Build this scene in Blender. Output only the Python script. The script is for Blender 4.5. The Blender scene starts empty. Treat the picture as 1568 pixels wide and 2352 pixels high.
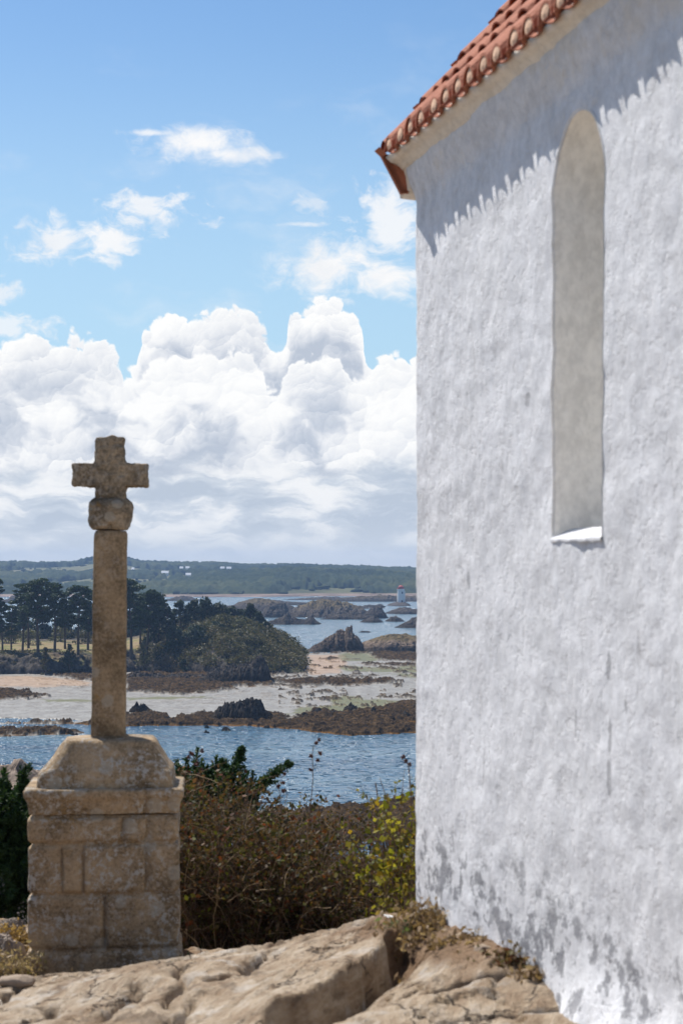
import bpy, bmesh, math, random
import numpy as np
from mathutils import Vector, Matrix, noise as mnoise

C = bpy.context.scene.collection
SC = bpy.context.scene
R = math.radians
# ------------------------------------------------------------------ camera, sky, sun, exposure
EYE = 33.0                       # metres above low water
F = 4573.0                       # focal length in photo units
CX, HZ = 784.0, 1300.0           # principal column, eye-level row
def at(u, v, Y):
    """a point Y metres in front of the photographer, seen at (u, v)"""
    return Vector(((u - CX) / F * Y, Y, EYE - (v - HZ) / F * Y))
def gy(v):                       # distance at which sea level is seen at row v
    return EYE * F / (v - HZ)

cam = bpy.data.cameras.new('camera'); camo = bpy.data.objects.new('camera', cam); C.objects.link(camo)
cam.sensor_fit = 'VERTICAL'; cam.sensor_height = 36.0; cam.sensor_width = 24.0
cam.lens = F / 2352.0 * 36.0
cam.shift_y = (HZ - 1176.0) / 2352.0
cam.clip_start = 0.2; cam.clip_end = 30000.0
camo.location = (0, 0, EYE); camo.rotation_euler = (R(90), 0, 0)
cam.dof.use_dof = True; cam.dof.focus_distance = 95.0; cam.dof.aperture_fstop = 5.0
SC.camera = camo

SUN_EL, SUN_AZ = R(52.0), R(-36.9)          # azimuth from +Y, negative = to the left
SUN_VEC = Vector((math.sin(SUN_AZ) * math.cos(SUN_EL), math.cos(SUN_AZ) * math.cos(SUN_EL), math.sin(SUN_EL)))
SUN_STRENGTH, SKY_STRENGTH, EXPOSURE = 5.0, 0.055, 0.44
sl = bpy.data.lights.new('sun', 'SUN'); sl.energy = SUN_STRENGTH; sl.angle = R(0.5); sl.color = (1.0, 0.955, 0.89)
so = bpy.data.objects.new('sun', sl); C.objects.link(so); so.location = (-30, 40, 90)
so.rotation_euler = SUN_VEC.to_track_quat('Z', 'Y').to_euler()
SC.view_settings.view_transform = 'Standard'; SC.view_settings.look = 'None'
SC.view_settings.exposure = EXPOSURE; SC.view_settings.gamma = 1.0
SC.render.engine = 'CYCLES'
SC.cycles.use_denoising = True
SC.cycles.max_bounces = 6; SC.cycles.diffuse_bounces = 3; SC.cycles.glossy_bounces = 2
SC.cycles.transmission_bounces = 3; SC.cycles.transparent_max_bounces = 6; SC.cycles.volume_bounces = 0
SC.cycles.sample_clamp_indirect = 6.0
SC.cycles.caustics_reflective = False; SC.cycles.caustics_refractive = False

# ------------------------------------------------------------------ node helpers
class S:
    """a socket with arithmetic"""
    def __init__(s, t, sock): s.t, s.k = t, sock
    def __add__(a, b): return a.t.m('ADD', a, b)
    __radd__ = __add__
    def __sub__(a, b): return a.t.m('SUBTRACT', a, b)
    def __rsub__(a, b): return a.t.m('SUBTRACT', b, a)
    def __mul__(a, b): return a.t.m('MULTIPLY', a, b)
    __rmul__ = __mul__
    def __truediv__(a, b): return a.t.m('DIVIDE', a, b)
    def clamp(a): return a.t.m('MINIMUM', a.t.m('MAXIMUM', a, 0.0), 1.0)
class T:
    def __init__(s, tree): s.tr = tree; s.L = tree.links
    def node(s, typ, **kw):
        n = s.tr.nodes.new(typ)
        for k, v in kw.items(): setattr(n, k, v)
        return n
    def put(s, sock, v):
        if isinstance(v, S): s.L.new(v.k, sock)
        elif v is not None:
            if hasattr(sock.default_value, '__len__') and not hasattr(v, '__len__'): v = (v,) * len(sock.default_value)
            elif hasattr(v, '__len__') and len(sock.default_value) == 4 and len(v) == 3: v = (*v, 1.0)
            sock.default_value = v
    def m(s, op, a, b=None, c=None):
        n = s.node('ShaderNodeMath', operation=op)
        s.put(n.inputs[0], a)
        if b is not None: s.put(n.inputs[1], b)
        if c is not None: s.put(n.inputs[2], c)
        return S(s, n.outputs[0])
    def vm(s, op, a, b=None, scale=None):
        n = s.node('ShaderNodeVectorMath', operation=op)
        s.put(n.inputs[0], a)
        if b is not None: s.put(n.inputs[1], b)
        if scale is not None: s.put(n.inputs['Scale'], scale)
        return S(s, n.outputs[1] if op in ('LENGTH', 'DOT_PRODUCT', 'DISTANCE') else n.outputs[0])
    def xyz(s, v):
        n = s.node('ShaderNodeSeparateXYZ'); s.put(n.inputs[0], v); return [S(s, o) for o in n.outputs]
    def comb(s, x, y, z=0.0):
        n = s.node('ShaderNodeCombineXYZ')
        for i, q in enumerate((x, y, z)): s.put(n.inputs[i], q)
        return S(s, n.outputs[0])
    dim = '3D'
    def noise(s, vec, scale=1.0, detail=4.0, rough=0.55, dist=0.0, color=False):
        n = s.node('ShaderNodeTexNoise', noise_dimensions=s.dim)
        s.put(n.inputs['Vector'], vec); s.put(n.inputs['Scale'], scale); s.put(n.inputs['Detail'], detail)
        s.put(n.inputs['Roughness'], rough); s.put(n.inputs['Distortion'], dist)
        return S(s, n.outputs['Color' if color else 'Fac'])
    def voro(s, vec, scale=1.0, feature='F1', smooth=0.3, color=False, rand=1.0):
        n = s.node('ShaderNodeTexVoronoi', feature=feature, voronoi_dimensions=s.dim)
        s.put(n.inputs['Vector'], vec); s.put(n.inputs['Scale'], scale); s.put(n.inputs['Randomness'], rand)
        if feature == 'SMOOTH_F1': s.put(n.inputs['Smoothness'], smooth)
        return S(s, n.outputs['Color' if color else 'Distance'])
    def ss(s, x, a, b):
        n = s.node('ShaderNodeMapRange', interpolation_type='SMOOTHSTEP')
        s.put(n.inputs[0], x); s.put(n.inputs[1], a); s.put(n.inputs[2], b); s.put(n.inputs[3], 0.0); s.put(n.inputs[4], 1.0)
        return S(s, n.outputs[0])
    def lin(s, x, a, b, c=0.0, d=1.0):
        n = s.node('ShaderNodeMapRange')
        for i, q in enumerate((x, a, b, c, d)): s.put(n.inputs[i], q)
        return S(s, n.outputs[0])
    def mix(s, f, a, b, blend='MIX'):
        n = s.node('ShaderNodeMix', data_type='RGBA', blend_type=blend)
        s.put(n.inputs[0], f); s.put(n.inputs[6], a); s.put(n.inputs[7], b)
        return S(s, n.outputs[2])
    def ramp(s, f, stops, interp='LINEAR'):
        n = s.node('ShaderNodeValToRGB'); s.put(n.inputs[0], f); cr = n.color_ramp; cr.interpolation = interp
        while len(cr.elements) < len(stops): cr.elements.new(0.5)
        for e, (p, c) in zip(cr.elements, stops):
            e.position = p; e.color = (*c, 1.0) if hasattr(c, '__len__') else (c, c, c, 1.0)
        return S(s, n.outputs[0])
    def curve(s, f, pts):
        n = s.node('ShaderNodeFloatCurve'); s.put(n.inputs[1], f); c = n.mapping.curves[0]
        while len(c.points) < len(pts): c.points.new(0.5, 0.5)
        for p, (x, y) in zip(c.points, pts): p.location = (x, y); p.handle_type = 'AUTO_CLAMPED'
        n.mapping.update()
        return S(s, n.outputs[0])
    def attr(s, name):
        n = s.node('ShaderNodeAttribute', attribute_name=name); return S(s, n.outputs['Color'])
    def bump(s, h, strength=0.5, dist=0.02, normal=None):
        n = s.node('ShaderNodeBump'); s.put(n.inputs['Strength'], strength); s.put(n.inputs['Distance'], dist); s.put(n.inputs['Height'], h)
        if normal is not None: s.put(n.inputs['Normal'], normal)
        return S(s, n.outputs[0])
    def pos(s): return S(s, s.node('ShaderNodeNewGeometry').outputs['Position'])
    def island(s): return S(s, s.node('ShaderNodeNewGeometry').outputs['Random Per Island'])
    def nrm(s): return S(s, s.node('ShaderNodeNewGeometry').outputs['Normal'])

# ------------------------------------------------------------------ sky with clouds (by direction)
world = bpy.data.worlds.new('World'); SC.world = world; world.use_nodes = True
def build_world():
    w = T(world.node_tree); tr = world.node_tree; w.dim = '2D'     # the sky is mapped by azimuth and elevation
    tr.nodes.clear()
    out = w.node('ShaderNodeOutputWorld'); bg = w.node('ShaderNodeBackground')
    w.L.new(bg.outputs[0], out.inputs[0])
    sky = w.node('ShaderNodeTexSky', sky_type='NISHITA')
    sky.sun_disc = False; sky.sun_elevation = SUN_EL; sky.sun_rotation = SUN_AZ
    sky.air_density = 1.0; sky.dust_density = 0.6; sky.ozone_density = 2.2; sky.altitude = 30
    skc = S(w, sky.outputs[0])
    gain = 1.0 / (SKY_STRENGTH * 2 ** EXPOSURE)      # display value -> background colour
    x, y, z = w.xyz(S(w, w.node('ShaderNodeTexCoord').outputs['Generated']))
    az = w.m('ARCTAN2', x, y); r = w.m('SQRT', x * x + y * y)
    X = az * 45.73; E = (z / w.m('MAXIMUM', r, 0.02)) * 45.73
    P = w.comb(X, E, 0.0)
    # cumulus bank : height of its top along the horizon
    def line(pts): return w.curve(w.lin(X, -10, 10), [((a + 10) / 20, b / 8.0) for a, b in pts]) * 8.0
    top = line([(-10, 4.2), (-7.84, 4.3), (-5.0, 4.4), (-4.72, 4.5), (-4.5, 5.5), (-3.95, 5.72), (-3.3, 5.5), (-2.6, 5.62), (-1.8, 5.4), (-1.4, 4.95), (-1.15, 5.6), (-.30, 6.05), (.25, 5.75), (.5, 5.2), (.62, 4.4), (2.2, 4.3), (5, 4.4), (10, 4.4)])
    front = line([(-10, 4.9), (-7.84, 4.98), (-6.6, 5.3), (-5.2, 4.98), (-4.75, 4.5), (-4.3, 4.75), (-2.3, 5.02), (-1.85, 4.75), (-1.62, 4.15), (-1.1, 4.65), (-.24, 4.92), (.2, 4.55), (.56, 4.45), (.8, 4.72), (1.7, 4.78), (3, 5.0), (5, 5.2), (10, 4.6)])
    wv = w.vm('SUBTRACT', w.noise(P, 0.9, 3, 0.5, color=True), (0.5, 0.5, 0.5))
    Pw = w.vm('ADD', P, w.vm('SCALE', wv, scale=0.75))
    wv2 = w.vm('SUBTRACT', w.noise(P, 2.6, 4, 0.55, color=True), (0.5, 0.5, 0.5))
    Pv = w.vm('ADD', w.vm('ADD', P, w.vm('SCALE', wv, scale=0.55)), w.vm('SCALE', wv2, scale=0.30))
    def lobes(sc, off):                                     # one generation of rounded heads : relief and light from above left
        n = w.node('ShaderNodeTexVoronoi', feature='F1', voronoi_dimensions='2D'); w.put(n.inputs['Vector'], w.vm('ADD', Pv, off)); w.put(n.inputs['Scale'], sc); w.put(n.inputs['Randomness'], 0.9)
        dist = S(w, n.outputs['Distance']); v = w.vm('SCALE', w.vm('SUBTRACT', w.vm('ADD', Pv, off), S(w, n.outputs['Position'])), scale=sc)
        return 1.0 - dist * dist * 1.6, w.vm('DOT_PRODUCT', v, (-0.45, 0.9, 0.0))
    ha, la = lobes(0.62, (3.1, 0.4, 0)); hb, lb = lobes(1.35, (0.7, 5.2, 0)); hc, lc = lobes(3.0, (9.3, 2.1, 0)); hd, ld = lobes(6.5, (1.3, 7.7, 0))
    fz = w.noise(Pv, 4.5, 6, 0.62) - 0.5
    h0 = (ha - 0.55) * 0.42 + (hb - 0.55) * 0.34 + (hc - 0.55) * 0.17 + (hd - 0.55) * 0.08 + fz * 0.14
    relr = top - E; relf = front - E
    dr = relr + h0 * 1.05 + 0.10; df = relf + h0 * 1.0 - 0.16
    bank = w.ss(w.m('MAXIMUM', dr, df), 0.0, 0.13); inf = w.ss(df, 0.0, 0.14)
    rel = relf * inf + (relr + 0.25) * (1.0 - inf); d = df * inf + dr * (1.0 - inf)
    lit = la * 0.34 + lb * 0.34 + lc * 0.20 + ld * 0.10 + fz * 0.35      # faces turned up and to the sun
    low = w.noise(w.vm('MULTIPLY', Pw, (0.42, 0.62, 1.0)), 1.0, 4, 0.55)
    shade = (1.0 - inf) * w.ss(relr, 0.2, 0.95) * 0.42 + w.ss(low, 0.40, 0.62) * (0.14 + 0.56 * w.ss(rel, 0.2, 1.5)) + w.ss(rel, 1.6, 3.2) * 0.26 - lit * 0.62 + 0.10 - w.ss(d, 0.35, 0.0) * 0.18
    ccol = w.ramp(shade.clamp(), [(0.0, (1.02, 1.02, 1.01)), (0.28, (0.90, 0.915, 0.94)), (0.6, (0.70, 0.74, 0.81)), (1.0, (0.52, 0.58, 0.68))])
    # flat grey layers under the bank
    lay = w.noise(w.vm('MULTIPLY', w.vm('ADD', P, w.vm('SCALE', wv, scale=0.55)), (0.42, 1.55, 1.0)), 1.0, 6, 0.6)
    lcol = w.ramp(lay, [(0.36, (0.53, 0.60, 0.70)), (0.48, (0.65, 0.71, 0.79)), (0.55, (0.82, 0.85, 0.89)), (0.64, (0.94, 0.95, 0.96))])
    edge = E + (w.noise(w.vm('MULTIPLY', P, (0.5, 0.9, 1.0)), 1.1, 5, 0.6) - 0.5) * 1.5
    ccol = w.mix(w.ss(edge, 2.4, 1.95), ccol, lcol)
    ccol = w.mix(w.ss(E, 1.25, 0.1) * 0.85, ccol, (0.70, 0.745, 0.79))
    # separate clouds : (centre x, y, half width, half height, softness, density)
    det = w.noise(w.vm('MULTIPLY', Pw, (0.8, 1.3, 1.0)), 1.6, 8, 0.62)
    puff = None
    for cx, cy, a, b, k, dens in [(-3.3, 9.70, 1.65, 0.46, .6, 1.0), (-2.5, 9.42, 1.35, 0.32, .5, .95), (-4.3, 9.9, .9, .12, .6, .8), (-6.6, 7.4, .95, 0.6, 1.0, .9), (-5.4, 7.4, 1.0, 0.62, 1.0, .95), (-4.4, 8.1, 1.25, .6, 1.1, .85),
                                  (-.35, 6.85, 1.5, 0.85, 0.7, 1.0), (1.0, 6.65, 1.5, .62, .7, 1.0), (1.15, 7.9, 1.1, 1.2, 1.1, .85), (-.9, 7.85, 0.8, .09, .8, .6),
                                  (-.75, 8.3, .5, .25, 1.5, .5), (-7.9, 6.2, 0.8, 0.35, 1.4, .7), (-7.5, 5.4, 1.0, .4, 1.3, .7), (12, 9, 3, .8, 1.2, .9), (-14, 9, 3, .8, 1.2, .9), (20, 12, 4, 1.2, 1.2, .9), (-24, 14, 4, 1.2, 1.2, .9)]:
        q = w.m('SQRT', w.m('POWER', (X - cx) / a, 2.0) + w.m('POWER', (E - cy) / b, 2.0))
        v = (1.0 - q) + (det - 0.5) * (2.6 * k)
        v = w.ss(v, 0.0, 0.95) * dens
        puff = v if puff is None else w.m('MAXIMUM', puff, v)
    pcol = w.mix(w.ss(low, 0.45, 0.75) * 0.5, (0.98, 0.98, 0.985), (0.80, 0.835, 0.885))
    veil = w.ss(w.noise(w.vm('MULTIPLY', Pw, (0.25, 0.6, 1.0)), 1.0, 6, 0.6), 0.52, 0.85) * 0.35 * w.ss(E, 14, 8)
    haze = w.ss(E, 13.5, 5.0) * 0.55
    base = w.mix(1.0, skc, SKYTINT, 'MULTIPLY')
    base = w.mix(haze, base, w.vm('SCALE', (0.56, 0.78, 0.93), scale=gain))
    c = w.mix(veil, base, w.vm('SCALE', (0.93, 0.95, 0.97), scale=gain))
    c = w.mix(puff, c, w.vm('SCALE', pcol, scale=gain))
    c = w.mix(bank, c, w.vm('SCALE', ccol, scale=gain))
    c = w.mix(w.ss(z, -0.002, -0.03), c, w.vm('SCALE', (0.30, 0.36, 0.42), scale=gain))
    w.put(bg.inputs[0], c); bg.inputs[1].default_value = SKY_STRENGTH
    world.cycles.sampling_method = 'MANUAL'; world.cycles.sample_map_resolution = 1024
SKYTINT = (1.02, 1.31, 1.54)
build_world()

# ------------------------------------------------------------------ numeric noise
def _h(ix, iy, iz, seed):
    n = (ix.astype(np.int64) * 374761393 + iy.astype(np.int64) * 668265263 + iz * 1274126177 + seed * 974634777) & 0xFFFFFFFF
    n = ((n ^ (n >> 13)) * 1274126177) & 0xFFFFFFFF
    n = ((n ^ (n >> 16)) * 2246822519) & 0xFFFFFFFF
    return ((n ^ (n >> 15)) & 0xFFFF) / 65535.0
def vn2(x, y, seed=0):
    x = np.asarray(x, float); y = np.asarray(y, float)
    x0 = np.floor(x); y0 = np.floor(y); fx = x - x0; fy = y - y0
    fx = fx * fx * fx * (fx * (fx * 6 - 15) + 10); fy = fy * fy * fy * (fy * (fy * 6 - 15) + 10)
    a = _h(x0, y0, 0, seed); b = _h(x0 + 1, y0, 0, seed); c = _h(x0, y0 + 1, 0, seed); d = _h(x0 + 1, y0 + 1, 0, seed)
    return (a + (b - a) * fx) * (1 - fy) + (c + (d - c) * fx) * fy
def fbm2(x, y, octv=4, seed=0, gain=0.5, ridged=False):
    t = 0; amp = 1; tot = 0; ca, sa = math.cos(0.6), math.sin(0.6)
    for o in range(octv):
        n = vn2(x, y, seed + o * 17)
        if ridged: n = 1 - np.abs(2 * n - 1)
        t = t + amp * n; tot += amp; amp *= gain
        x, y = (x * ca - y * sa) * 2.03 + 5.3, (x * sa + y * ca) * 2.03 - 3.7
    return t / tot
def vn3(p, seed=0):
    i = np.floor(p); f = p - i; f = f * f * (3 - 2 * f); r = 0
    for dx in (0, 1):
        for dy in (0, 1):
            for dz in (0, 1):
                w = (f[:, 0] if dx else 1 - f[:, 0]) * (f[:, 1] if dy else 1 - f[:, 1]) * (f[:, 2] if dz else 1 - f[:, 2])
                r = r + w * _h(i[:, 0] + dx, i[:, 1] + dy, (i[:, 2] + dz).astype(np.int64), seed)
    return r
def fbm3(p, octv=3, seed=0, gain=0.5):
    t = 0; amp = 1; tot = 0
    for o in range(octv):
        t = t + amp * vn3(p, seed + 31 * o); tot += amp; amp *= gain; p = p * 2.07 + 1.7
    return t / tot
def sstep(x, a, b):
    t = np.clip((x - a) / (b - a), 0, 1); return t * t * (3 - 2 * t)
def poly_sd(px, py, poly):
    """signed distance, inside positive"""
    px = np.asarray(px, float); py = np.asarray(py, float)
    best = np.full(px.shape, 1e18); ins = np.zeros(px.shape, bool); n = len(poly)
    for i in range(n):
        ax, ay = poly[i]; bx, by = poly[(i + 1) % n]
        ex, ey = bx - ax, by - ay
        t = np.clip(((px - ax) * ex + (py - ay) * ey) / (ex * ex + ey * ey + 1e-12), 0, 1)
        best = np.minimum(best, (px - ax - t * ex) ** 2 + (py - ay - t * ey) ** 2)
        if ay != by:
            c = ((ay > py) != (by > py)) & (px < (bx - ax) * (py - ay) / (by - ay) + ax)
            ins ^= c
    d = np.sqrt(best); return np.where(ins, d, -d)
def line_d(px, py, line):
    """distance to a polyline and the side (+ left of travel)"""
    best = np.full(px.shape, 1e18); side = np.zeros(px.shape); along = np.zeros(px.shape)
    for i in range(len(line) - 1):
        ax, ay = line[i]; bx, by = line[i + 1]; ex, ey = bx - ax, by - ay
        t = np.clip(((px - ax) * ex + (py - ay) * ey) / (ex * ex + ey * ey), 0, 1)
        d = (px - ax - t * ex) ** 2 + (py - ay - t * ey) ** 2
        m = d < best; best = np.where(m, d, best)
        side = np.where(m, np.sign(ex * (py - ay) - ey * (px - ax)), side)
        along = np.where(m, (i + t) / (len(line) - 1), along)
    return np.sqrt(best), side, along
def rbf(pts, vals):
    P = np.array(pts, float); n = len(P)
    def phi(r): return r
    D = np.linalg.norm(P[:, None] - P[None], axis=2)
    A = np.zeros((n + 3, n + 3)); A[:n, :n] = phi(D) + np.eye(n) * 1e-3; A[:n, n] = 1; A[:n, n + 1:] = P; A[n, :n] = 1; A[n + 1:, :n] = P.T
    w = np.linalg.solve(A, np.concatenate([np.array(vals, float), [0, 0, 0]]))
    def f(x, y):
        r = w[n] + w[n + 1] * x + w[n + 2] * y
        for i in range(n): r = r + w[i] * phi(np.hypot(x - P[i, 0], y - P[i, 1]))
        return r
    return f

# ------------------------------------------------------------------ mesh helpers
def mesh_np(name, V, Fs, mat, parent=None, smooth=True, attrs=None, mats=None, midx=None):
    V = np.asarray(V, np.float32).reshape(-1, 3)
    if not isinstance(Fs, (list, tuple)): Fs = [Fs]
    me = bpy.data.meshes.new(name); me.vertices.add(len(V)); me.vertices.foreach_set('co', V.ravel())
    Fs = [np.asarray(f, np.int32) for f in Fs if len(f)]
    nl = sum(f.size for f in Fs); npo = sum(len(f) for f in Fs)
    me.loops.add(nl); me.polygons.add(npo)
    me.loops.foreach_set('vertex_index', np.concatenate([f.ravel() for f in Fs]))
    st = []; k = 0
    for f in Fs:
        st.append(k + np.arange(len(f)) * f.shape[1]); k += f.size
    me.polygons.foreach_set('loop_start', np.concatenate(st).astype(np.int32))
    me.polygons.foreach_set('use_smooth', np.full(npo, smooth))
    for m in (mats or [mat]): me.materials.append(m)
    if midx is not None: me.polygons.foreach_set('material_index', np.asarray(midx, np.int32))
    me.update(calc_edges=True); me.validate()
    for an, av in (attrs or {}).items():
        a = me.color_attributes.new(an, 'FLOAT_COLOR', 'POINT')
        av = np.asarray(av, np.float32)
        if av.shape[1] == 3: av = np.concatenate([av, np.ones((len(av), 1), np.float32)], 1)
        a.data.foreach_set('color', av.ravel())
    o = bpy.data.objects.new(name, me); C.objects.link(o)
    if parent is not None: o.parent = parent
    return o
def grid_faces(nr, nc, base=0, wrap=False):
    i = np.arange(nr - 1)[:, None]; j = np.arange(nc if wrap else nc - 1)[None]
    a = i * nc + j; b = i * nc + (j + 1) % nc
    return np.stack([a, b, b + nc, a + nc], -1).reshape(-1, 4) + base
class MB:
    """collects pieces into one mesh"""
    def __init__(s): s.V = []; s.Q = []; s.Tr = []; s.n = 0
    def add(s, V, Q=None, Tr=None):
        V = np.asarray(V, float).reshape(-1, 3); s.V.append(V)
        if Q is not None and len(Q): s.Q.append(np.asarray(Q) + s.n)
        if Tr is not None and len(Tr): s.Tr.append(np.asarray(Tr) + s.n)
        s.n += len(V)
    def tube(s, pts, rad, k=6, cap=True):
        P = np.array([tuple(p) for p in pts], float); n = len(P)
        rad = np.broadcast_to(np.asarray(rad, float), (n,))
        tg = np.gradient(P, axis=0); tg /= np.linalg.norm(tg, axis=1)[:, None] + 1e-9
        up = np.where(np.abs(tg[:, 2:3]) > 0.9, np.array([[1.0, 0, 0]]), np.array([[0, 0, 1.0]]))
        a = np.cross(tg, up); a /= np.linalg.norm(a, axis=1)[:, None] + 1e-9; b = np.cross(tg, a)
        th = np.arange(k) * 2 * math.pi / k
        V = P[:, None] + rad[:, None, None] * (np.cos(th)[None, :, None] * a[:, None] + np.sin(th)[None, :, None] * b[:, None])
        Q = grid_faces(n, k, wrap=True)[:, ::-1]
        s.add(V.reshape(-1, 3), Q)
    def box(s, c, h, rot=None):
        V = np.array([(x, y, z) for x in (-1, 1) for y in (-1, 1) for z in (-1, 1)], float) * np.array(h)
        if rot is not None: V = V @ np.array(rot).T
        s.add(V + np.array(c), [(0, 1, 3, 2), (4, 6, 7, 5), (0, 4, 5, 1), (2, 3, 7, 6), (0, 2, 6, 4), (1, 5, 7, 3)])
    def leaves(s, cen, size, rng, nrm=None, spread=1.0, aspect=1.6, axis=None, sv=0.35):
        """one quad per centre"""
        cen = np.asarray(cen, float); n = len(cen)
        if n == 0: return
        w = rng.normal(size=(n, 3))
        if nrm is not None: w = nrm + w * spread
        w /= np.linalg.norm(w, axis=1)[:, None] + 1e-9
        t = rng.normal(size=(n, 3)) if axis is None else np.asarray(axis, float) + rng.normal(size=(n, 3)) * 0.35
        u = np.cross(w, t); u /= np.linalg.norm(u, axis=1)[:, None] + 1e-9; v = np.cross(u, w)
        sz = np.broadcast_to(np.asarray(size, float), (n,)) * (1 + sv * rng.uniform(-1, 1, n))
        u = u * (sz * 0.5)[:, None]; v = v * (sz * 0.5 * aspect)[:, None]
        V = np.stack([cen - v, cen - u * 1.0 + v * 0.1, cen + v, cen + u * 1.0 + v * 0.1], 1).reshape(-1, 3)
        s.add(V, np.arange(n * 4).reshape(n, 4))
    def build(s, name, mat, parent=None, smooth=True):
        return mesh_np(name, np.concatenate(s.V), [np.concatenate(q) for q in (s.Q, s.Tr) if q], mat, parent, smooth)
def ball_pts(rng, n, c, r, shell=0.0):
    d = rng.normal(size=(n, 3)); d /= np.linalg.norm(d, axis=1)[:, None]
    rr = rng.uniform(shell, 1, n) ** (1 / 3 if shell == 0 else 1)
    return np.asarray(c) + d * rr[:, None] * np.asarray(r), d
def tag(o, label, cat, group=None):
    o['label'] = label; o['category'] = cat
    if group: o['group'] = group
    return o
def kind(o, k): o['kind'] = k; return o
def thing(name, label, cat, loc=(0, 0, 0), group=None):
    o = bpy.data.objects.new(name, None); C.objects.link(o); o.location = loc; o.empty_display_size = 0.3
    return tag(o, label, cat, group)
def attach(o, parent):
    """parent a mesh built in world coordinates to an Empty that is only translated"""
    o.data.transform(Matrix.Translation(-parent.location)); o.parent = parent
    return o

# ------------------------------------------------------------------ materials
def new_mat(name, rough=0.9, spec=0.2):
    m = bpy.data.materials.new(name); m.use_nodes = True; t = T(m.node_tree)
    b = m.node_tree.nodes['Principled BSDF']; b.inputs['Roughness'].default_value = rough; b.inputs['Specular IOR Level'].default_value = spec
    return m, t, b
def simple(name, col, rough=0.85, var=0.25, scale=3.0, bump=0.0, spec=0.2):
    m, t, b = new_mat(name, rough, spec); p = t.pos()
    n = t.noise(p, scale, 5, 0.6); c = np.array(col)
    t.put(b.inputs['Base Color'], t.mix(n, tuple(np.clip(c * (1 - var), 0, 1)), tuple(np.clip(c * (1 + var), 0, 1))))
    if bump: t.put(b.inputs['Normal'], t.bump(t.noise(p, scale * 3, 4, 0.6), bump, 0.02))
    return m
def leaf_mat(name, cols, trans=0.3, rough=0.6, patch=None, spec=0.15, own=0.55):
    """colour differs from leaf to leaf and from clump to clump"""
    m = bpy.data.materials.new(name); m.use_nodes = True; t = T(m.node_tree); nt = m.node_tree
    b = nt.nodes['Principled BSDF']; out = nt.nodes['Material Output']
    b.inputs['Roughness'].default_value = rough; b.inputs['Specular IOR Level'].default_value = spec
    n = len(cols); f = t.island()
    if patch: f = (f * own + t.ss(t.noise(t.pos(), patch, 5, 0.65), 0.3, 0.7) * (1 - own))
    col = t.ramp(f, [(i / max(1, n - 1), c) for i, c in enumerate(cols)])
    t.put(b.inputs['Base Color'], col)
    if trans:
        tr = t.node('ShaderNodeBsdfTranslucent'); t.put(tr.inputs[0], t.mix(1.0, col, (1.25, 1.25, 0.8), 'MULTIPLY'))
        mx = t.node('ShaderNodeMixShader'); mx.inputs[0].default_value = trans
        t.L.new(b.outputs[0], mx.inputs[1]); t.L.new(tr.outputs[0], mx.inputs[2]); t.L.new(mx.outputs[0], out.inputs[0])
    return m

# ------------------------------------------------------------------ the hilltop rock and slope
CH_O = Vector((0.432, 12.0))                       # far corner of the chapel wall
CH_S = Vector((0.2102, -0.9777)); CH_N = Vector((-0.9777, -0.2102))   # along the wall towards us, outwards
ctrl = [  # u, v, distance
    (-250, 2290, 10.3), (0, 2293, 10.3), (130, 2288, 10.3), (255, 2282, 10.3), (310, 2230, 10.6), (420, 2196, 11.1), (520, 2180, 11.8), (620, 2172, 12.6),
    (0, 2330, 9.6), (130, 2325, 9.7), (300, 2300, 9.8), (450, 2270, 10.1), (560, 2235, 10.6), (0, 2420, 8.3), (300, 2420, 8.4), (600, 2400, 8.7), (-250, 2420, 8.5),
    (700, 2164, 12.7), (780, 2131, 12.6), (860, 2110, 12.5), (940, 2098, 12.3), (860, 2135, 11.7), (760, 2175, 11.3), (660, 2215, 11.0), (600, 2290, 9.8),
    (880, 2160, 10.9), (780, 2225, 10.1), (690, 2275, 9.6), (560, 2340, 9.3), (640, 2310, 9.2),
    (1000, 2105, 11.4), (1060, 2160, 10.6), (960, 2150, 11.0), (1140, 2222, 9.8), (900, 2236, 9.9), (1010, 2222, 10.0), (1230, 2265, 9.4), (1300, 2310, 9.1),
    (800, 2290, 9.5), (700, 2335, 9.0), (1000, 2300, 9.2), (1150, 2330, 8.9), (1000, 2420, 8.2), (1300, 2420, 8.0), (800, 2420, 8.4), (1500, 2440, 7.6),
    # the dip in which the cross stands, and the edge behind it
    (-100, 2262, 12.6), (40, 2258, 13.2), (240, 2258, 13.2), (400, 2245, 13.2), (440, 2215, 13.6), (240, 2240, 14.6), (60, 2235, 14.6), (410, 2225, 14.6), (-80, 2235, 14.4),
    (440, 2168, 14.9), (520, 2178, 14.4), (620, 2178, 14.0), (30, 2150, 15.6), (-100, 2130, 15.8), (0, 2110, 16.2),
]
ZP = [(12.6, 2.5, -2.35), (14.5, 2.0, -2.9), (15.5, .4, -3.05), (17, 0, -3.45), (17.5, -1.5, -3.5), (17.5, -4, -3.4), (17.5, 3, -3.4), (14.0, 1.2, -2.6), (15.5, -1.0, -3.1), (14.2, -4.5, -2.7),
      (11, 5, -2.1), (8, 5, -2.0), (10, -5, -2.2), (8, -5, -2.0), (5, 0, -1.8), (5, 4, -1.8), (5, -4, -1.8), (2, 0, -1.7)]
pts = []; vals = []
for u, v, Y in ctrl:
    p = at(u, v, Y); pts.append((p.x, p.y)); vals.append(p.z - EYE)
for Y, x, z in ZP: pts.append((x, Y)); vals.append(z)
near_f = rbf(pts, vals)
def crack(pl): return [(at(u, v, Y).x, Y) for u, v, Y in pl]
BIG = crack([(905, 2118, 11.5), (890, 2160, 10.75), (800, 2228, 10.05), (700, 2290, 9.45), (640, 2320, 9.1), (590, 2352, 8.7), (520, 2420, 8.2)])
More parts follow.
